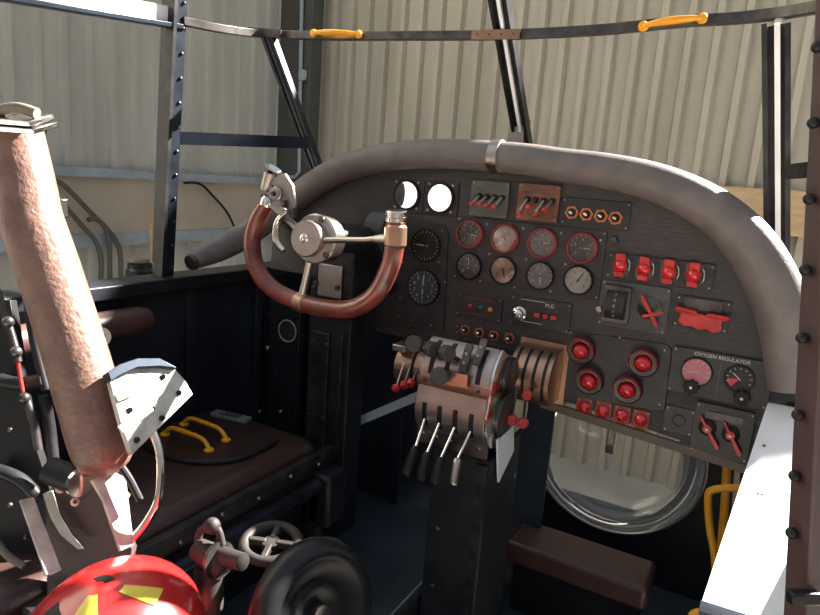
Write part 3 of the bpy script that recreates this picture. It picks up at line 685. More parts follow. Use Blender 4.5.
t, X, Z, w, h = plated('blank_plate', 'plain square dark plate between small lamps and lever box', 'plate', (666, 404), (692, 437), plate, .003)
MB().lathe([(.012, .003), (.012, .0045), (.014, .0045), (.014, .003), (.012, .003)], PM(X, Z, 0), 24).build('ring', black, t)
# small panel studs
st = [(603, 325), (608, 250)]
for k, (x, y) in enumerate(((600, 309), (615, 240))):
    p = onY(x, y, 0); R = PM(p.x, p.z, 0) @ Matrix.Rotation(.5, 4, 'Z')
    MB().box((0, 0, .006), (.014, .014, .012), R).build('latch_block', steel if k == 0 else gunm, bev=.002, label=['small bright metal block beside the silvery selector box', 'small dark latch block at the upper right gauge plate corner'][k], cat='latch')
# engraved mark on board right
for x, y in ():
    pass

# ------------------------------------------------------------------ control wheel (yoke)
YY = -.40
def yk(x, y, Y=YY): return onY(x, y, Y)
hub = yk(311, 240)
t = thing('aircraft_yoke', 'red-brown gripped control wheel with a round steel hub', 'yoke', hub+Vector((0, 0, -.16)))
rim = [yk(x, y) for x, y in ((267, 203), (257, 220), (252, 243), (257, 268), (272, 288), (300, 302), (330, 309), (354, 308), (375, 295), (388, 272), (394, 250), (396, 220))]
MB().tube(rim, [.0170]+[.0195]*10+[.0185], 20, k=6).build('rim_grip', gripm, t, sharp=80)
hz = Vector((0.05, -1, .08)).normalized(); Mh = frame(hub+Vector((0, .03, 0)), hz) @ Matrix.Scale(1.17, 4)
hb = MB().lathe([(0, -.02), (.044, -.02), (.046, .012), (.047, .016), (.044, .019), (0, .019)], Mh, 40).build('hub', steel, t)
MB().lathe([(0, .019), (.034, .019), (.034, .034), (.032, .037), (0, .037)], Mh @ Matrix.Translation((-.006, 0, 0)), 36).build('hub_cap', alu, hb)
MB().lathe([(0, .037), (.009, .037), (.009, .041), (.0045, .042), (.0045, .048), (0, .050)], Mh @ Matrix.Translation((-.006, 0, 0)), 18).build('hub_nut', chrome, hb)
for a in (70, 200, 320): MB().lathe([(0, .019), (.006, .019), (.006, .022), (0, .023)], Mh @ Matrix.Translation((.040*math.cos(math.radians(a)), .040*math.sin(math.radians(a)), 0)), 12).build('hub_bolt', gunm, hb)
MB().tube([yk(268, 200), yk(290, 222), yk(303, 234)], [.010, .009, .010], 14).build('spoke', steel, t)
MB().tube([yk(320, 240), yk(365, 240), yk(376, 239)], [.007, .0062, .007], 14).build('spoke', steel, t)
MB().tube([yk(374, 239), yk(384, 239.5), yk(392, 240)], [.007, .011, .014], 16).build('spoke_socket', alu, t)
MB().tube([yk(310, 262), yk(306, 280), yk(302, 298)], [.009, .0085, .010], 14).build('spoke', steel, t)
MB().lathe([(.0198, -.012), (.0218, -.010), (.0218, .010), (.0198, .012)], frame(yk(301, 302.5), yk(320, 308)-yk(285, 296)), 20).build('rim_clamp', copper, t)
MB().lathe([(.0190, -.022), (.0225, -.018), (.0225, .018), (.0190, .022)], frame(yk(395.5, 236), yk(396, 215)-yk(395, 245)), 22).build('rim_clamp', copper, t)
MB().lathe([(.019, 0), (.0215, .002), (.0215, .010), (.0195, .011), (.0195, .014), (.0215, .015), (.0215, .021), (.019, .023), (0, .023)], frame(yk(396, 222), Vector((0, -.1, 1))), 24).build('end_cap', chrome, t)
MB().lathe([(.0155, 0), (.018, .002), (.018, .016), (.014, .022), (0, .024)], frame(yk(267, 206), yk(268, 194)-yk(263, 210)), 22).build('end_cap', chrome, t)
# switch bracket at upper left of the wheel
b0 = yk(276, 190); Mb = frame(b0, Vector((.15, -1, .1)), Vector((.45, 0, 1)))
P = [(-.030, -.030), (-.034, .03), (-.030, .050), (.0, .052), (.045, .04), (.048, .03), (.046, -.034), (.02, -.046), (-.01, -.04)]
P = [(-.03, .028), (.012, .032), (.045, .022), (.052, -.002), (.026, -.036), (-.012, -.05), (-.03, -.04)]
R = frame(yk(284, 199, YY-.0), Vector((.1, -1, .05)), Vector((1, 0, -.35)))
P = [(-.045, .03), (-.02, .052), (.010, .036), (.034, .0), (.036, -.032), (.022, -.044), (-.02, -.02), (-.045, .0)]
br = MB().prism(P, R, -.006, .004).build('switch_bracket', alu, t, bev=.002)
MB().lathe([(0, 0), (.0155, 0), (.0155, .006), (.012, .008), (.012, .011), (0, .012)], frame(yk(277, 194, YY-.006), R.col[2].xyz), 22).build('switch_dial', alu, br)
MB().lathe([(0, .012), (.006, .012), (.004, .018), (0, .018)], frame(yk(277, 194, YY-.006), R.col[2].xyz), 14).build('dial_screw', gunm, br)
a, b = yk(266, 190), yk(271, 173)
MB().tube([a, a.lerp(b, .5), b], [.013, .015, .016], 18).build('horn', alu, br)
MB().lathe([(0, 0), (.013, 0), (.018, .004), (.021, .012), (.019, .0125), (.012, .006), (0, .006)], frame(b, b-a+Vector((.008, 0, 0))), 20).build('horn_cup', chrome, br)
for k in range(3): MB().ball(yk(262+k*5, 196-k*5, YY-.012), .0035, 8).build('rivet', gunm, br)
# brake lever
bk = MB().tube([yk(288, 212, YY-.02), yk(279, 219, YY-.02), yk(276, 230, YY-.02), yk(277, 242, YY-.02), yk(284, 251, YY-.02)], [.006, .007, .0085, .0085, .006], 14, k=5).build('brake_lever', chrome, t)
MB().lathe([(0, -.01), (.009, -.01), (.009, .01), (0, .01)], frame(yk(283, 211, YY-.018), (0, -1, 0)), 16).build('lever_pivot', steel, bk)
for x in (284, 293): MB().box(yk(x, 205+(x-284)*.9, YY-.008), (.010, .014, .022)).build('clip', gunm, t, bev=.002)
# column behind
t = thing('control_column', 'black control column head box behind the steel wheel hub', 'control column', (hub.x, -.2, 0))
MB().tube([hub+Vector((0, .05, 0)), hub+Vector((.0, .24, -.01))], .032, 24).build('shaft', black, t)
c0 = yk(346, 238, -.14)
MB().lathe([(0, -.03), (.06, -.03), (.065, -.025), (.065, .025), (.06, .03), (0, .03)], frame(hub+Vector((.02, .27, 0)), (1, 0, 0)), 32).build('gear_housing', black, t)
bx = onY(343, 270, -.12); MB().box(bx, (.12, .08, .24)).build('head_box', blackm, t, bev=.006)
a = onY(322, 270, -.18); 
q = onY(330, 281, -.165); MB().box(q, (.075, .006, .085)).build('gate_plate', alu, t, bev=.002)
for x, y in ((316, 283), (338, 288)): MB().lathe([(0, 0), (.007, 0), (.007, .006), (0, .007)], frame(onY(x, y, -.17), (0, -1, 0)), 14).build('gate_bolt', gunm, t)
# pedestal under it
xl, xr = onY(302, 420, -.15).x, onY(343, 420, -.15).x
t = thing('column_pedestal', 'tall black box pedestal under the control wheel with a bolted front plate', 'pedestal', ((xl+xr)/2, -.08, 0))
pz1 = .70
MB().box(((xl+xr)/2, -.098, pz1/2), (xr-xl, .08, pz1)).build('body', black, t, bev=.004)
fa, fb = onY(301, 326, -.145), onY(338, 460, -.145)
w = .062
MB().box((xl+.045, -.144, .35), (w, .008, .46)).build('front_plate', blackm, t, bev=.002)
for zz in (.55, .34, .14):
    for xx in (-1, 1): MB().lathe([(0, 0), (.006, 0), (.005, .004), (0, .005)], PM(xl+.045+xx*.024, zz, -.148), 14).build('bolt', gunm, t)
MB().box((xr-.018, -.144, .31), (.006, .010, .56)).build('corner_bead', gunm, t)
# left wing plate with ring instrument
q = onY(287, 331, -.06)
t = thing('side_plate', 'black side plate with a thin pale ring dial left of the pedestal', 'plate', (q.x-.02, -.05, 0))
MB().box((q.x-.015, -.045, .29), (.115, .02, .66)).build('plate', black, t, bev=.003)
M = PM(q.x, q.z, -.056)
MB().lathe([(.031, 0), (.031, .005), (.0335, .005), (.0335, 0), (.031, 0)], M, 40).build('dial_ring', dialc, t)
MB().lathe([(0, 0), (.031, 0), (.031, .002), (0, .002)], M, 36).build('dial_face', dialb, t)
for k in range(4): MB().lathe([(0, .002), (.004, .002), (.004, .004), (0, .004)], M @ Matrix.Translation((.014*math.cos(k*PI/2+.5), .014*math.sin(k*PI/2+.5), 0)), 10).build('contact', gunm, t)
for x, y in ((268, 348), (260, 412), (281, 412)):
    p = onY(x, y, -.056); MB().lathe([(0, 0), (.010, 0), (.009, .008), (.005, .011), (0, .012)], PM(p.x, p.z, -.055), 16).build('stud', steel, t)
for x in (276, 292):
    a, b = onY(x+5, 350, -.058), onY(x-1, 420, -.058); MB().tube([a, b], .003, 8).build('rod', bluestl, t)

# diagonal strap beside pedestal
a, b = onY(352, 424, -.02), onY(418, 396, -.02)
MB().bar(a, b, .008, .024).build('brace_strap', bluegrey, label='pale blue-grey flat brace between pedestal and throttle box', cat='strap')

# ------------------------------------------------------------------ throttle pedestal
TX0, TX1 = onY(417, 400, -.27).x, onY(487, 410, -.27).x
cx = (TX0+TX1)/2; TW = TX1-TX0
t = thing('throttle_pedestal', 'narrow black pedestal standing under the throttle quadrant', 'pedestal', (cx+.04, -.12, -.26))
pxl, pxr = onY(427, 520, -.24).x, onY(487, 480, -.24).x
MB().box(((pxl+pxr)/2, -.135, .07), (pxr-pxl, .21, .66)).build('column', black, t, bev=.003)
MB().box((pxr-.012, -.244, .07), (.022, .008, .64)).build('edge_angle', blackm, t)
for zz in (.2, .05): MB().lathe([(0, 0), (.005, 0), (0, .004)], PM(pxl+.03, zz, -.2415), 10).build('bolt', gunm, t)
# quadrant body: profile in (y,z)
def arc(cy, cz, r, a0, a1, n): return [(cy+r*math.cos(math.radians(a0+(a1-a0)*i/n)), cz+r*math.sin(math.radians(a0+(a1-a0)*i/n))) for i in range(n+1)]
# upper drum centre and lower drum centre
zt = onY(455, 347, -.06).z
c1 = (-.182, onY(455, 372, -.2).z+.00); R1 = .088
c2 = (-.195, onY(455, 410, -.25).z-.0); R2 = .085
prof = [(-.002, zt-.01), (-.002, zt)]+[(-.10, zt-.004)]+arc(c1[0], c1[1], R1, 115, 190, 10)+arc(c2[0], c2[1], R2, 165, 235, 8)+[(c2[0]+.0, c2[1]-R2*1.0), (-.002, c2[1]-R2*1.0)]
t = thing('throttle_quadrant', 'curved steel throttle quadrant with slotted front in the centre', 'throttle quadrant', (cx, -.1, c2[1]-R2))
MX = Matrix(((0, 1, 0), (0, 0, 1), (1, 0, 0))).transposed().to_4x4()   # local x->Y, y->Z, z->X
MB().prism(prof, MX, TX0, TX1).build('housing', alu, t, bev=.002, sharp=30)
# top plate
MB().box(((TX0+TX1)/2-.008, -.035, zt+.004), (TW+.05, .07, .008)).build('top_plate', gunm, t, bev=.001)
for k in range(3): MB().lathe([(0, 0), (.005, 0), (0, .003)], frame((TX0+.01+TW*.48*k, -.04, zt+.008), (0, 0, 1)), 10).build('screw', chrome, t)
# seam band
sy = arc(c1[0], c1[1], R1+.002, 188, 200, 2)
bz_ = arc(c1[0], c1[1], R1+.0035, 180, 196, 3)
MB().prism(bz_+[(p[0]+.012, p[1]) for p in reversed(bz_)], MX, TX0-.002, TX1+.0).build('seam_band', copper, t)
for k in (0, 1):
    p = (TX0+.018+(TW-.04)*k, bz_[1][0], bz_[1][1]); MB().lathe([(0, 0), (.005, 0), (.004, .003), (0, .004)], frame(p, (0, -1, .1)), 12).build('screw', gunm, t)
# slots
def slot(xc, c, r, a0, a1, w=.011, nm='slot'):
    P = arc(c[0], c[1], r+.0012, a0, a1, 8)+list(reversed(arc(c[0], c[1], r-.004, a0, a1, 8)))
    return MB().prism(P, MX, xc-w/2, xc+w/2).build(nm, rubber, t)
SXs = [TX0+TW*(.16+.225*i) for i in range(4)]
for x_ in SXs:
    slot(x_, c1, R1, 122, 176); slot(x_-.002, c2, R2, 172, 212)
# end cheek
ck = [(p[0], p[1]) for p in prof]
MB().prism([(y-.0, z) for y, z in prof], MX, TX1, TX1+.006).build('end_cheek', chrome, t, bev=.001)
MB().lathe([(0, 0), (.042, 0), (.042, .006), (.038, .009), (0, .009)], frame((TX1+.006, c1[0]+.012, c1[1]+.012), (1, 0, 0)), 36).build('end_disc', gunm, t, bev=.001)
MB().lathe([(0, 0), (.052, 0), (.052, .006), (.048, .009), (0, .009)], frame((TX1+.006, c2[0]+.015, c2[1]-.012), (1, 0, 0)), 40).build('end_disc', gunm, t, bev=.001)
MB().lathe([(0, .009), (.006, .009), (0, .013)], frame((TX1+.006, c1[0]+.012, c1[1]+.012), (1, 0, 0)), 10).build('bolt', steel, t)
# apron
MB().box((cx, c2[0]-R2*.62, c2[1]-R2*.92), (TW+.004, .012, .035)).build('apron', gunm, t, bev=.001)
for k in range(5): MB().lathe([(0, 0), (.003, 0), (0, .003)], PM(TX0+.015+(TW-.03)*k/4, c2[1]-R2*.85, c2[0]-R2*.62-.006), 8).build('rivet', steel, t)
# lower levers: one thing each would swing with the quadrant hub
lv = [((427, 420), (416, 446), (405, 476)), ((440, 422), (427.5, 452), (420, 481)), ((454, 425), (441.5, 457), (434, 485)), ((467.6, 427), (458, 458), (453, 486))]
for i, (a, b, c_) in enumerate(lv):
    x_ = SXs[i]-.002
    th = math.radians(196); p0 = Vector((x_, c2[0]+(R2-.01)*math.cos(th), c2[1]+(R2-.01)*math.sin(th)))
    dY = -.30; p1 = onY(*b, -.315); p2 = onY(*c_, -.335)
    l = thing('pitch_lever', ['first', 'second', 'third', 'fourth, sunlit and rightmost'][i]+' long lever hanging down with a grip below the quadrant', 'lever', p2, 'long lower levers of the throttle quadrant')
    MB().tube([p0, p1], .0028, 10).build('rod', chrome, l)
    MB().tube([p1, p1.lerp(p2, .12), p1.lerp(p2, .5), p1.lerp(p2, .9), p2], [.006, .0095, .0105, .010, .005], 16, k=3).build('grip', rubber if i < 3 else MATS['worn steel'], l)  # fourth grip gets bright steel in place of sunlight on it
# upper levers with big knobs
ul = [((414.5, 344), .020, -.27, 0), ((432, 349), .018, -.28, 1), ((447, 353), .018, -.285, 1), ((439.5, 376), .020, -.30, 0)]
for i, (c_, r_, Y, side) in enumerate(ul):
    p = onY(*c_, Y)
    l = thing('throttle_lever', ['grey throttle lever with the leftmost large round knob', 'throttle lever with a narrow edge-on black knob, second from the left', 'throttle lever with a tilted black knob, right of the edge-on one', 'lowest throttle lever with a big faceted grey knob'][i], 'lever', p-Vector((0, 0, r_)), 'knobbed throttle levers')
    ax = Vector((.25, -1, .25)).normalized() if side == 0 else Vector((1, -.55, .1)).normalized()
    h_ = .014 if side == 0 else .011
    P = [((r_)*math.cos(2*PI*k/10), r_*math.sin(2*PI*k/10)) for k in range(10)]
    MB().prism(P, frame(p, ax), -h_, h_).build('knob', mat('grey bakelite', (.055, .048, .045), .5), l, bev=.003, seg=3)
    x_ = SXs[[0, 1, 2, 1][i]]; q = Vector((x_, c1[0]-.03, c1[1]+.02))
    a_ = p-ax*h_*.7
    MB().bar(a_, q, .006, .022, (1, 0, 0)).build('arm', gunm, l, bev=.001)
# linked straps on the upper drum
for i, (x_, aa) in enumerate(((SXs[2]+.004, 152), (SXs[3]-.008, 140))):
    th = math.radians(aa); rr = R1+.012
    p = Vector((x_, c1[0]+rr*math.cos(th), c1[1]+rr*math.sin(th)))
    l = thing('throttle_lever', ['short flat grey lever arm in the third upper slot', 'short flat grey lever arm in the rightmost upper slot'][i], 'lever', p)
    T = Vector((0, -math.sin(th), math.cos(th)))
    MB().bar(p-T*.045, p+T*.02, .018, .006, Vector((0, math.cos(th), math.sin(th)))).build('arm', gunm, l, bev=.002)
    MB().ball(p+T*.0+Vector((0, math.cos(th), math.sin(th)))*.004, .005, 10).build('pin', steel, l)
    MB().ball(p-T*.02+Vector((0, math.cos(th), math.sin(th)))*.004, .005, 10).build('pin', steel, l)
a, b = onY(447, 377, -.245), onY(462, 384, -.245)
MB().box(onY(456, 379, -.279), (.055, .006, .030)).build('link_plate', copper, label='copper link plate across the upper slots beside the lowest knob', cat='plate')
# left small quadrant
q = onY(401, 370, -.12)
t = thing('small_quadrant', 'small dark brass quadrant at the left of the throttles', 'lever quadrant', (q.x, -.06, q.z-.05))
lx1 = TX0-.004; lx0 = onY(396, 365, -.12).x-.01
pr = [(-.002, q.z+.055), (-.05, q.z+.055)]+arc(-.06, q.z, .055, 100, 225, 8)+[(-.002, q.z-.045)]
MB().prism(pr, MX, lx0, lx1).build('housing', copper, t, bev=.001)
MB().box((lx0+.02, -.105, q.z+.058), (.04, .05, .018)).build('cap_block', MATS['aged aluminium'], t, bev=.003)
for k in range(2):
    xx = lx0+(lx1-lx0)*(.35+.35*k); P = arc(-.06, q.z, .0562, 110, 215, 8)+list(reversed(arc(-.06, q.z, .05, 110, 215, 8)))
    MB().prism(P, MX, xx-.004, xx+.004).build('slot', rubber, t)
for i, (a, b) in enumerate((((404, 362), (396, 388)), ((410, 366), (404, 385)), ((418, 368), (411, 383)))):
    p = onY(*b, -.17); p0 = onY(*a, -.125)
    l = thing('mixture_lever', 'small lever with red ball, '+['leftmost', 'middle', 'rightmost'][i]+' of three left of the throttles', 'lever', p, 'red ball levers left of the throttles')
    MB().tube([p0, p], .0022, 8).build('rod', steel, l)
    MB().lathe([(0, -.009), (.008, -.008), (.0115, 0), (.010, .007), (0, .010)], frame(p, p0-p), 16).build('knob', red, l)
# right small quadrant (warm metal)
ra, rb = onY(512, 350, -.08), onY(556, 350, -.02)
rx0 = onY(509, 380, -.10).x; rx1 = onY(553, 390, -.07).x
q = onY(535, 383, -.11)
t = thing('small_quadrant', 'slotted copper-coloured lever quadrant at the right of the throttles', 'lever quadrant', ((rx0+rx1)/2, -.06, q.z-.06))
rr = .070; cc = (-.045, q.z-.002)
pr = [(-.003, q.z+.068), (-.03, q.z+.070)]+arc(cc[0], cc[1], rr, 95, 230, 12)+[(-.003, cc[1]-.06)]
MB().prism(pr, MX, rx0, rx1).build('housing', copper, t, bev=.0015)
MB().box(((rx0+rx1)/2, -.005, q.z+.002), (rx1-rx0+.024, .008, .15)).build('back_plate', copper, t, bev=.001)
for k in range(4):
    xx = rx0+(rx1-rx0)*(.14+.24*k); P = arc(cc[0], cc[1], rr+.0012, 105, 215, 10)+list(reversed(arc(cc[0], cc[1], rr-.004, 105, 215, 10)))
    MB().prism(P, MX, xx-.0035, xx+.0035).build('slot', rubber, t)
MB().lathe([(0, 0), (.050, 0), (.048, .012), (0, .014)], frame((rx0, cc[0], cc[1]), (-1, 0, 0)), 30).build('end_disc', gunm, t)
for i, (a, b, Y) in enumerate((((535, 380), (527, 395), -.15), ((517, 385), (512, 420), -.16), ((526, 397), (523, 423), -.165))):
    p = onY(*b, Y); p0 = onY(*a, -.108)
    l = thing('mixture_lever', ['highest', 'lower left', 'lower right'][i]+' red faceted knob lever below the copper-coloured quadrant', 'lever', p, 'red knob levers right of the throttles')
    MB().tube([p0, p], .0028, 8).build('rod', gunm, l)
    P = [(.0135*math.cos(2*PI*k/8), .0135*math.sin(2*PI*k/8)) for k in range(8)]
    MB().prism(P, frame(p, (.2, -1, .2)), -.009, .009).build('knob', red, l, bev=.004, seg=3)
# sunlight on the pedestal's right flank, added as a white tapering sheet
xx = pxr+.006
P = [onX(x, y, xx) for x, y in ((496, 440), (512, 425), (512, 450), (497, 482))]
MB().add(P+[p+Vector((.005, 0, 0)) for p in P], [(0, 1, 2, 3), (7, 6, 5, 4), (0, 4, 5, 1), (1, 5, 6, 2), (2, 6, 7, 3), (3, 7, 4, 0)]).build('side_gusset', whitep, label='small white tapering gusset on the right flank of the throttle pedestal', cat='bracket')  # not a real bracket: the sheet stands for sunlight

# ------------------------------------------------------------------ pilot's seat
CZ = .31
t = thing('pilot_seat', 'low pilot seat with a dark brown leather cushion and riveted black side rail', 'seat', (-1.14, -.6, 0))
def cushion(x0, x1, y0, y1, z0, z1, rr=.045, n=10):
    mb = MB(); V = []; Fc = []; L = []
    for z, ins in ((z0, .012), (z0+.01, 0), (z1-.03, 0), (z1-.010, .008), (z1, .03)):
        P = rplate(x1-x0-2*ins, y1-y0-2*ins, rr, 5); L.append([(p[0]+(x0+x1)/2, p[1]+(y0+y1)/2, z) for p in P])
    n = len(L[0])
    for R in L: V += R
    for i in range(len(L)-1):
        for j in range(n): Fc.append((i*n+j, i*n+(j+1) % n, (i+1)*n+(j+1) % n, (i+1)*n+j))
    Fc += [tuple(reversed(range(n))), tuple((len(L)-1)*n+j for j in range(n))]
    return mb.add(V, Fc)
cushion(-1.345, -.945, -1.05, -.20, .19, CZ).build('pad', seatl, t, sharp=60)
MB().box((-1.145, -.62, .178), (.40, .82, .024)).build('base_board', black, t)
MB().box((-1.145, -.62, .083), (.36, .70, .166)).build('base_box', black, t, bev=.004)
# seat side rail
MB().box((-.915, -.60, .275), (.022, .80, .05)).build('side_rail', blackm, t, bev=.003)
MB().tube([(-.885, -.30, .235), (-.885, -.70, .235), (-.885, -.95, .23)], .019, 16).build('lower_tube', bluestl, t)
MB().box((-.885, -.255, .19), (.07, .08, .14)).build('end_block', black, t, bev=.01)
for k in range(6): MB().ball((-.903, -.27-.11*k, .275+.01*(k % 2)), .0055, 10).build('rivet', steel, t)
for k in (0, 1): MB().box((-.90, -.28-.6*k, .12), (.03, .03, .24)).build('leg', black, t)
# cable lying on cushion
MB().tube([onZ(x, y, CZ+.006) for x, y in ((128, 428), (150, 449), (180, 460), (218, 462), (250, 455), (277, 441))], .0055, 8, k=5).build('black_cord', rubber, label='black cord curving across the seat cushion', cat='cord')
# two yellow handles
def seat_handle(a, b, lab):
    a = onZ(*a, CZ+.003); b = onZ(*b, CZ+.003)
    t = thing('grab_handle', lab, 'handle', (a+b)/2, 'yellow handles lying on the seat')
    u = Vector((0, 0, .024)); L = b-a
    MB().tube([a+u*.1, a+L*.08+u*.7, a+L*.2+u, a+L*.5+u*1.05, a+L*.8+u, b-L*.08+u*.7, b+u*.1], [.006, .0055, .0055, .006, .0055, .0055, .006], 12, k=4).build('grip', yellow, t)
    for p in (a, b): MB().lathe([(0, -.002), (.0125, -.002), (.0125, .002), (.007, .006), (0, .007)], frame(p, (0, 0, 1)), 14).build('foot', yellow, t)
seat_handle((165, 434), (209, 450), 'nearer yellow handle lying on the seat cushion')
seat_handle((184, 424), (226, 440), 'farther yellow handle lying on the seat cushion')
# remote
c_ = onZ(231, 417, CZ+.004); a = onZ(212, 413, CZ); b = onZ(247, 421, CZ)
M = frame(c_, (0, 0, 1), (b-a))
t = thing('remote_control', 'small grey remote control lying on the seat cushion', 'remote control', c_)
MB().prism(rplate((b-a).length, .036, .006), M, -.003, .006).build('case', mat('grey plastic', (.16, .17, .16), .5), t, bev=.001)
for i in range(6):
    for j in range(2):
        MB().box((-.030+.011*i, -.007+.014*j, .007), (.007, .006, .002), M).build('button', red if (i == 0 and j) else rubber, t)
# armrest on far side
t = thing('armrest', 'brown padded armrest on the far left cockpit wall', 'armrest', onX(120, 330, -1.3))
p = onX(147, 318, -1.31); p2 = Vector((p.x, p.y-.40, p.z))
MB().tube([p, p+Vector((0, -.03, 0)), p2], [.026, .033, .033], 20).build('pad', leather if False else seatb, t)
MB().box((p.x-.035, p.y-.2, p.z-.01), (.05, .42, .02)).build('bracket', black, t)

# ------------------------------------------------------------------ seat bolster + fittings
B = [atd(14, 130, .98), atd(25, 185, .98), atd(31, 218, .98), atd(47, 265, .985), atd(69, 332, .99), atd(89, 400, .995), atd(104, 455, 1.0), atd(108, 474, 1.0)]
t = thing('seat_bolster', 'thick brown creased leather seat bolster leaning at the left, sunlit down one side', 'bolster', B[-1])
MB().tube(B, [.040, .043, .0445, .0455, .046, .047, .044, .018], 28, k=5).build('bolster_pad', leather, t, sharp=80)
ax = (B[0]-B[1]).normalized()
cp = MB().lathe([(0, -.004), (.044, -.004), (.046, .004), (.046, .010), (.040, .014), (0, .014)], frame(B[0], ax), 28).build('top_cap', gunm, t)
Mc = frame(atd(22, 122, .93), Vector((.1, -.3, 1)), Vector((1, .3, 0)))
for k in range(2): MB().box((-.003*k, .004*k, -.006+.0095*k), (.078-.010*k, .050, .0075), Mc).build('clamp_leaf', chrome, t, bev=.001)
MB().tube([Mc @ Vector((-.035, -.0, .014)), Mc @ Vector((0, 0, .020)), Mc @ Vector((.03, 0, .014))], .008, 12, k=4).build('clamp_bolt', olive, t)
# metal edge strip right of bolster
MB().tube([atd(54, 192, 1.03), atd(63, 228, 1.03), atd(80, 290, 1.03), atd(97, 335, 1.03), atd(108, 365, 1.03)], .006, 10, k=4).build('edge_strip', bluestl, t)
MB().box(atd(60, 208, 1.02), (.018, .018, .03)).build('strip_lug', chrome, t, bev=.002)
MB().lathe([(.008, -.004), (.016, -.004), (.016, .004), (.008, .004), (.008, -.004)], frame(atd(100, 337, 1.01), (1, -.6, .2)), 18).build('strip_ring', chrome, t)
# quadrant plate
def pl3(pts, d, mt_, nm, par, th=.006, bev=.001, **k):
    P = [atd(x, y, dd) for (x, y), dd in zip(pts, d)]
    n_ = (P[1]-P[0]).cross(P[2]-P[0]).normalized()
    if n_.dot(CAM-P[0]) < 0: n_ = -n_
    n = len(P)
    return MB().add(P+[p-n_*th for p in P], [tuple(range(n)), tuple(range(2*n-1, n-1, -1))]+[(i, (i+1) % n, n+(i+1) % n, n+i) for i in range(n)]).build(nm, mt_, par, bev=bev, **k)
t = thing('quadrant_plate', 'quarter-round drilled bright metal plate beside the leather bolster', 'metal plate', atd(132, 455, .98))
pts = [(108, 374), (120, 366), (138, 360), (158, 360), (174, 368), (185, 380), (193, 394), (132, 455), (120, 420)]
# plane facing right/camera: constant depth plane tilted
def pdepth(x0, y0, d0, n):
    P0 = atd(x0, y0, d0); n = Vector(n); k = (P0-CAM).dot(n)
    return lambda x, y: k/ray(x, y).dot(n)
dq = pdepth(150, 410, .985, (.86, -.10, .5))
bmet = mat('scuffed bright metal', (.62, .59, .52), .45, .35, .3, (.40, .37, .32), 30, .15, 90)
pq = pl3(pts, [dq(*p) for p in pts], bmet, 'plate', t, .012)
pts2 = [(108, 372), (120, 364), (138, 358), (160, 358), (178, 368), (160, 366), (138, 367), (122, 374), (111, 381)]
pl3(pts2, [dq(*p)-.012 for p in pts2], bluestl, 'top_lip', t, .02)
for x, y in ((163, 377), (179, 393), (129, 390), (121, 394), (130, 410), (152, 409), (133, 423), (162, 418), (137, 440), (126, 426)):
    MB().lathe([(.0, .0), (.0045, 0), (.0045, .003), (0, .0035)], frame(atd(x, y, dq(x, y)-.001), -ray(x, y)), 12).build('hole', rubber, pq)
for (a, b) in (((116, 398), (133, 391)), ((120, 430), (152, 408))): MB().bar(atd(*a, dq(*a)-.006), atd(*b, dq(*b)-.006), .012, .004, fw).build('strap', bmet, t, bev=.001)
# hoop handle
t = thing('hoop_handle', 'curved bright tube handle looping over the seat cushion', 'handle', atd(130, 540, 1.0))
MB().tube([atd(x, y, d_) for x, y, d_ in ((153, 432, 1.0), (159, 450, 1.0), (161, 475, 1.0), (158, 500, 1.0), (148, 520, 1.0), (134, 538, 1.0))], .0065, 12, k=5).build('tube', chrome, t)
# ------------------------------------------------------------------ seat frame mechanism (left bottom)
t = thing('mounting_bracket', 'dark seat mounting bracket with bright edge strips in the lower left corner', 'seat frame', atd(60, 610, 1.05))
pts = [(-20, 300), (10, 300), (30, 430), (60, 520), (72, 640), (-20, 640)]
pl3(pts, [1.12]*6, rubber, 'side_plate', t, .02)
pts = [(60, 470), (100, 478), (132, 550), (118, 640), (48, 640), (45, 500)]
pl3(pts, [1.05]*6, brownm, 'inner_plate', t, .02)
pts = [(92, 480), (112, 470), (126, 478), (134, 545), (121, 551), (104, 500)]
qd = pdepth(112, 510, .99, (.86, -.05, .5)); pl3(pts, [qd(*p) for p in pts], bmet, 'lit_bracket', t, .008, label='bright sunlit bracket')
pts = [(20, 500), (34, 497), (62, 570), (52, 575), (46, 575)]
qe = pdepth(40, 530, 1.03, (.82, -.1, .55)); pl3(pts, [qe(*p) for p in pts], bmet, 'edge_strip', t, .006)
pts = [(42, 494), (52, 490), (60, 515), (72, 535), (84, 549), (78, 550), (60, 535), (50, 518)]
pl3(pts, [1.03]*8, chrome, 'curved_strip', t, .005)
MB().tube([atd(50, 470, 1.0), atd(78, 482, .99)], .021, 20).build('lamp_barrel', rubber, t)
MB().tube([atd(76, 481, .992), atd(81, 483.5, .985)], [.021, .0215], 20).build('barrel_rim', chrome, t)
for x, y in ((60, 489), (75, 502)): MB().lathe([(.003, 0), (.007, 0), (.007, .004), (.003, .004), (.003, 0)], frame(atd(x, y, 1.04), -ray(x, y)), 16).build('eyelet', copper, t)
for x, y in ((38, 513), (62, 568), (10, 430), (26, 537), (10, 505), (15, 585)): MB().ball(atd(x, y, 1.06), .0045, 12).build('bolt', gunm, t)
MB().tube([atd(x, y, 1.05) for x, y in ((-5, 540), (8, 556), (24, 566))], .006, 10, k=4).build('pipe', olive, t)
MB().tube([atd(x, y, 1.04) for x, y in ((105, 470), (112, 485), (125, 500))], .012, 12, k=3).build('bolster_foot', copper, t)
MB().tube([atd(x, y, 1.0) for x, y in ((120, 465), (130, 480), (140, 500))], .006, 10, k=3).build('hose', rubber, t)
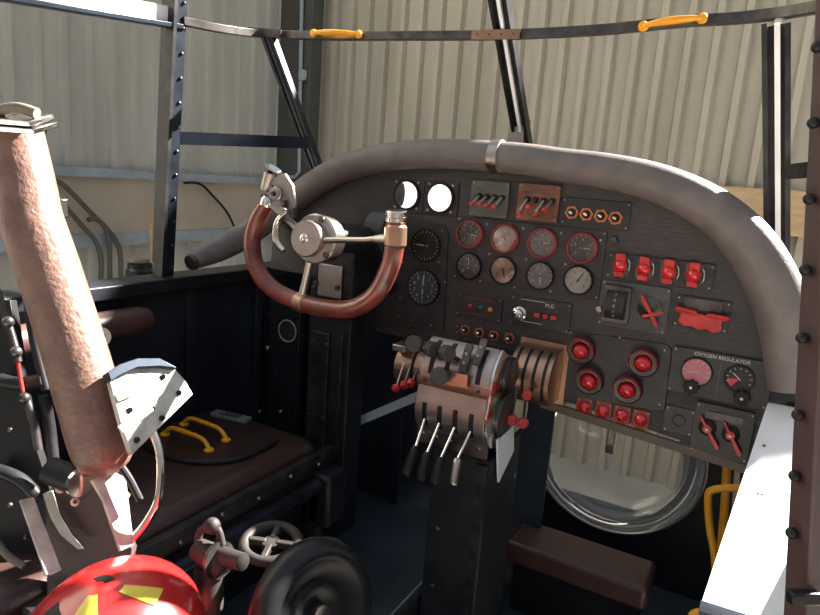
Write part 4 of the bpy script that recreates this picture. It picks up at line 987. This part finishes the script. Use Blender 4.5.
for k, (P_, r_, m_, nm_) in enumerate((([(0, 380), (20, 384), (44, 380)], .012, rubber, 'cross_tube'), ([(44, 395), (50, 430), (54, 470)], .010, blackm, 'side_tube'), ([(-4, 470), (20, 480), (40, 500)], .012, blackm, 'cross_tube'), ([(0, 600), (20, 590), (44, 596)], .014, blackm, 'cross_tube'), ([(28, 300), (34, 340), (46, 390)], .008, rubber, 'side_tube'))):
    MB().tube([atd(x, y, 1.10) for x, y in P_], r_, 12, k=4).build(nm_, m_, t)
# hanging conduit at far left
t = thing('control_cable', 'worn flexible conduit with a red section hanging at the left edge', 'cable', atd(40, 450, 1.08))
MB().tube([atd(x, y, 1.08) for x, y in ((-4, 290), (6, 318), (14, 345), (18, 362))], .007, 12, k=4).build('upper_conduit', gunm, t)
MB().tube([atd(x, y, 1.08) for x, y in ((18, 362), (20, 376), (23, 392))], .003, 10).build('red_sleeve', red, t)
MB().tube([atd(x, y, 1.08) for x, y in ((26, 400), (33, 422), (38, 450))], .008, 12, k=4).build('lower_conduit', gunm, t)
for x, y in ((8, 322), (16, 352), (24, 398)): MB().ball(atd(x, y, 1.07), .010, 12).build('ferrule', gunm, t)

darkcast = mat('dark cast metal', (.030, .025, .022), .6, 0, .3, (.018, .015, .014), 20, .2, 60, spec=.3)
# clamp post, hand wheel, trim wheel
t = thing('clamp_post', 'dark clamp fitting with a stub knob on a short post below the seat rail', 'clamp', atd(212, 640, .98))
c_ = atd(212, 570, .98)
MB().tube([atd(210, 566, .98), atd(207, 650, .98)], .022, 18).build('post', MATS['olive strap'] if False else darkcast, t)
MB().tube([atd(196, 548, .98), atd(212, 558, .97), atd(224, 572, .96)], [.016, .020, .016], 16, k=3).build('clamp_body', darkcast, t)
MB().tube([atd(222, 556, .965), atd(243, 562, .94)], [.014, .013], 18).build('stub_knob', darkcast, t)
MB().ball(atd(212, 526, .97), .013, 14).build('ball_joint', darkcast, t)
MB().tube([atd(198, 546, .98), atd(200, 532, .98), atd(210, 526, .97), atd(218, 530, .97), atd(222, 545, .97)], .006, 12, k=4).build('yoke_arm', darkcast, t)
MB().lathe([(0, -.003), (.028, -.003), (.028, .003), (0, .003)], frame(atd(219, 560, .965), atd(243, 562, .94)-atd(222, 556, .965)), 24).build('flange', gunm, t)
c_ = atd(271, 543, 1.03)
t = thing('hand_wheel', 'small dark four-spoked hand wheel below the seat rail', 'hand wheel', c_-Vector((0, 0, .12)))
ax = Vector((.05, -.12, 1)).normalized(); Mw = frame(c_, ax)
MB().tube([Mw @ Vector((.043*math.cos(2*PI*i/40), .043*math.sin(2*PI*i/40), 0)) for i in range(40)], .0085, 12, True).build('rim', darkcast, t)
for k in range(4):
    a = k*PI/2+.4; MB().bar(Mw @ Vector((.008*math.cos(a), .008*math.sin(a), 0)), Mw @ Vector((.042*math.cos(a), .042*math.sin(a), 0)), .010, .012, ax).build('spoke', darkcast, t, bev=.002)
MB().lathe([(0, -.02), (.014, -.02), (.014, .004), (0, .006)], Mw, 18).build('hub', darkcast, t)
MB().tube([c_-ax*.02, c_-ax*.30], .010, 14).build('stem', darkcast, t)
c_ = atd(313, 613, .97)
ax = Vector((1, -.25, .30)).normalized(); Mw = frame(c_, ax)
t = thing('trim_wheel', 'large glossy black trim wheel at the bottom edge', 'trim wheel', c_-Vector((0, 0, .11)))
pr = [(0, -.02), (.085, -.025), (.100, -.022), (.108, -.012), (.110, 0), (.108, .012), (.100, .022), (.090, .026), (.080, .022), (.070, .012), (.050, .010), (.046, .016), (.034, .016), (.030, .012), (0, .012)]
MB().lathe(pr, Mw, 64).build('wheel', mat('glossy black bakelite', (.009, .009, .010), .38, 0, .2, spec=.35), t, sharp=50)
MB().lathe([(0, .012), (.016, .012), (.016, .024), (0, .026)], Mw, 24).build('hub', darkcast, t)
MB().box(c_-ax*.06+Vector((0, 0, -.12)), (.06, .08, .3)).build('support', black, t)

# ------------------------------------------------------------------ helmet
c_ = atd(112, 652, .86)
t = thing('helmet', 'glossy red helmet with yellow and black stripes in the lower left foreground', 'helmet', c_-Vector((0, 0, .02)))
R_ = .118
tiltv = Vector((.0, -.15, 1)).normalized(); Mk = frame(c_, tiltv, Vector((1, .3, 0)))
sc = (1.0, 1.18, 1.0)
pr = [(R_*math.sin(PI/2*i/14), R_*math.cos(PI/2*i/14)) for i in range(15)]+[(R_*1.01, -.035), (R_*.98, -.037), (R_*.96, -.03)]
MB().lathe(pr, Mk @ Matrix.Diagonal((1, 1.15, .95, 1)), 48).build('shell', helm, t, sharp=80)
def patch(nm, mt_, la0, la1, lo0, lo1, off_=1.012, k=10):
    V = []; Fc = []
    for i in range(k+1):
        for j in range(k+1):
            th = math.radians(la0+(la1-la0)*i/k); ph = math.radians(lo0+(lo1-lo0)*j/k+ (i-k/2)*.8)
            for o_ in (off_, .995): V.append(Mk @ Vector((R_*o_*math.sin(th)*math.cos(ph), 1.15*R_*o_*math.sin(th)*math.sin(ph), .95*R_*o_*math.cos(th))))
    n = k+1
    for i in range(k):
        for j in range(k):
            a, b, c, d = (i*n+j)*2, (i*n+j+1)*2, ((i+1)*n+j+1)*2, ((i+1)*n+j)*2
            Fc.append((a, b, c, d)); Fc.append((d+1, c+1, b+1, a+1))
    for i in range(k):
        for (j) in (0, k):
            a, d = (i*n+j)*2, ((i+1)*n+j)*2; Fc.append((a, d, d+1, a+1))
            a, d = (j*n+i)*2, (j*n+i+1)*2; Fc.append((a, a+1, d+1, d))
    return MB().add(V, Fc).build(nm, mt_, t, sharp=60)
patch('yellow_stripe', mat('lemon yellow', (.85, .62, .05), .25, coat=.5), 8, 40, -88, -50)
patch('yellow_stripe', MATS['lemon yellow'], 15, 38, 0, 20)
patch('black_vent', rubber, 22, 40, -140, -110, 1.006)
patch('black_vent', rubber, 3, 8, 40, 150, 1.006)
for la, lo in ((45, -140), (40, -15), (60, -5), (25, -50)):
    th, ph = math.radians(la), math.radians(lo)
    p = Mk @ Vector((R_*math.sin(th)*math.cos(ph), 1.15*R_*math.sin(th)*math.sin(ph), .95*R_*math.cos(th)))
    MB().ball(p, .006, 10).build('rivet', helm, t)
d = MB(); d.box((c_.x, c_.y, (c_.z-.037-GZ*0)/2-.02+.0), (.24, .26, c_.z-.04-.0)); d.build('equipment_box', black, bev=.006, label='black box under the red helmet', cat='box')

# ------------------------------------------------------------------ light
w = bpy.data.worlds.new('world'); S.world = w; w.use_nodes = True
nt = w.node_tree; N = nt.nodes; L = nt.links; bg = N['Background']
tc = N.new('ShaderNodeTexCoord'); sp = N.new('ShaderNodeSeparateXYZ'); L.new(tc.outputs['Generated'], sp.inputs[0])
rp = N.new('ShaderNodeValToRGB'); L.new(sp.outputs[2], rp.inputs[0])
rp.color_ramp.elements[0].position = .0; rp.color_ramp.elements[0].color = (.40, .365, .32, 1)
rp.color_ramp.elements[1].position = .5; rp.color_ramp.elements[1].color = (.62, .70, .84, 1)
L.new(rp.outputs[0], bg.inputs[0]); bg.inputs[1].default_value = .82
az, el = math.radians(31), math.radians(37)
sd = Vector((math.sin(az)*math.cos(el), math.cos(az)*math.cos(el), math.sin(el)))
sl = bpy.data.lights.new('sun', 'SUN'); sl.energy = 48; sl.angle = math.radians(.5); sl.color = (1, .95, .88)
so = bpy.data.objects.new('sun', sl); COL.objects.link(so); so.rotation_euler = sd.to_track_quat('Z', 'Y').to_euler()
vs = S.view_settings; vs.view_transform = 'Standard'; vs.look = 'None'; vs.gamma = 1; vs.use_curve_mapping = False
vs.exposure = 0.0
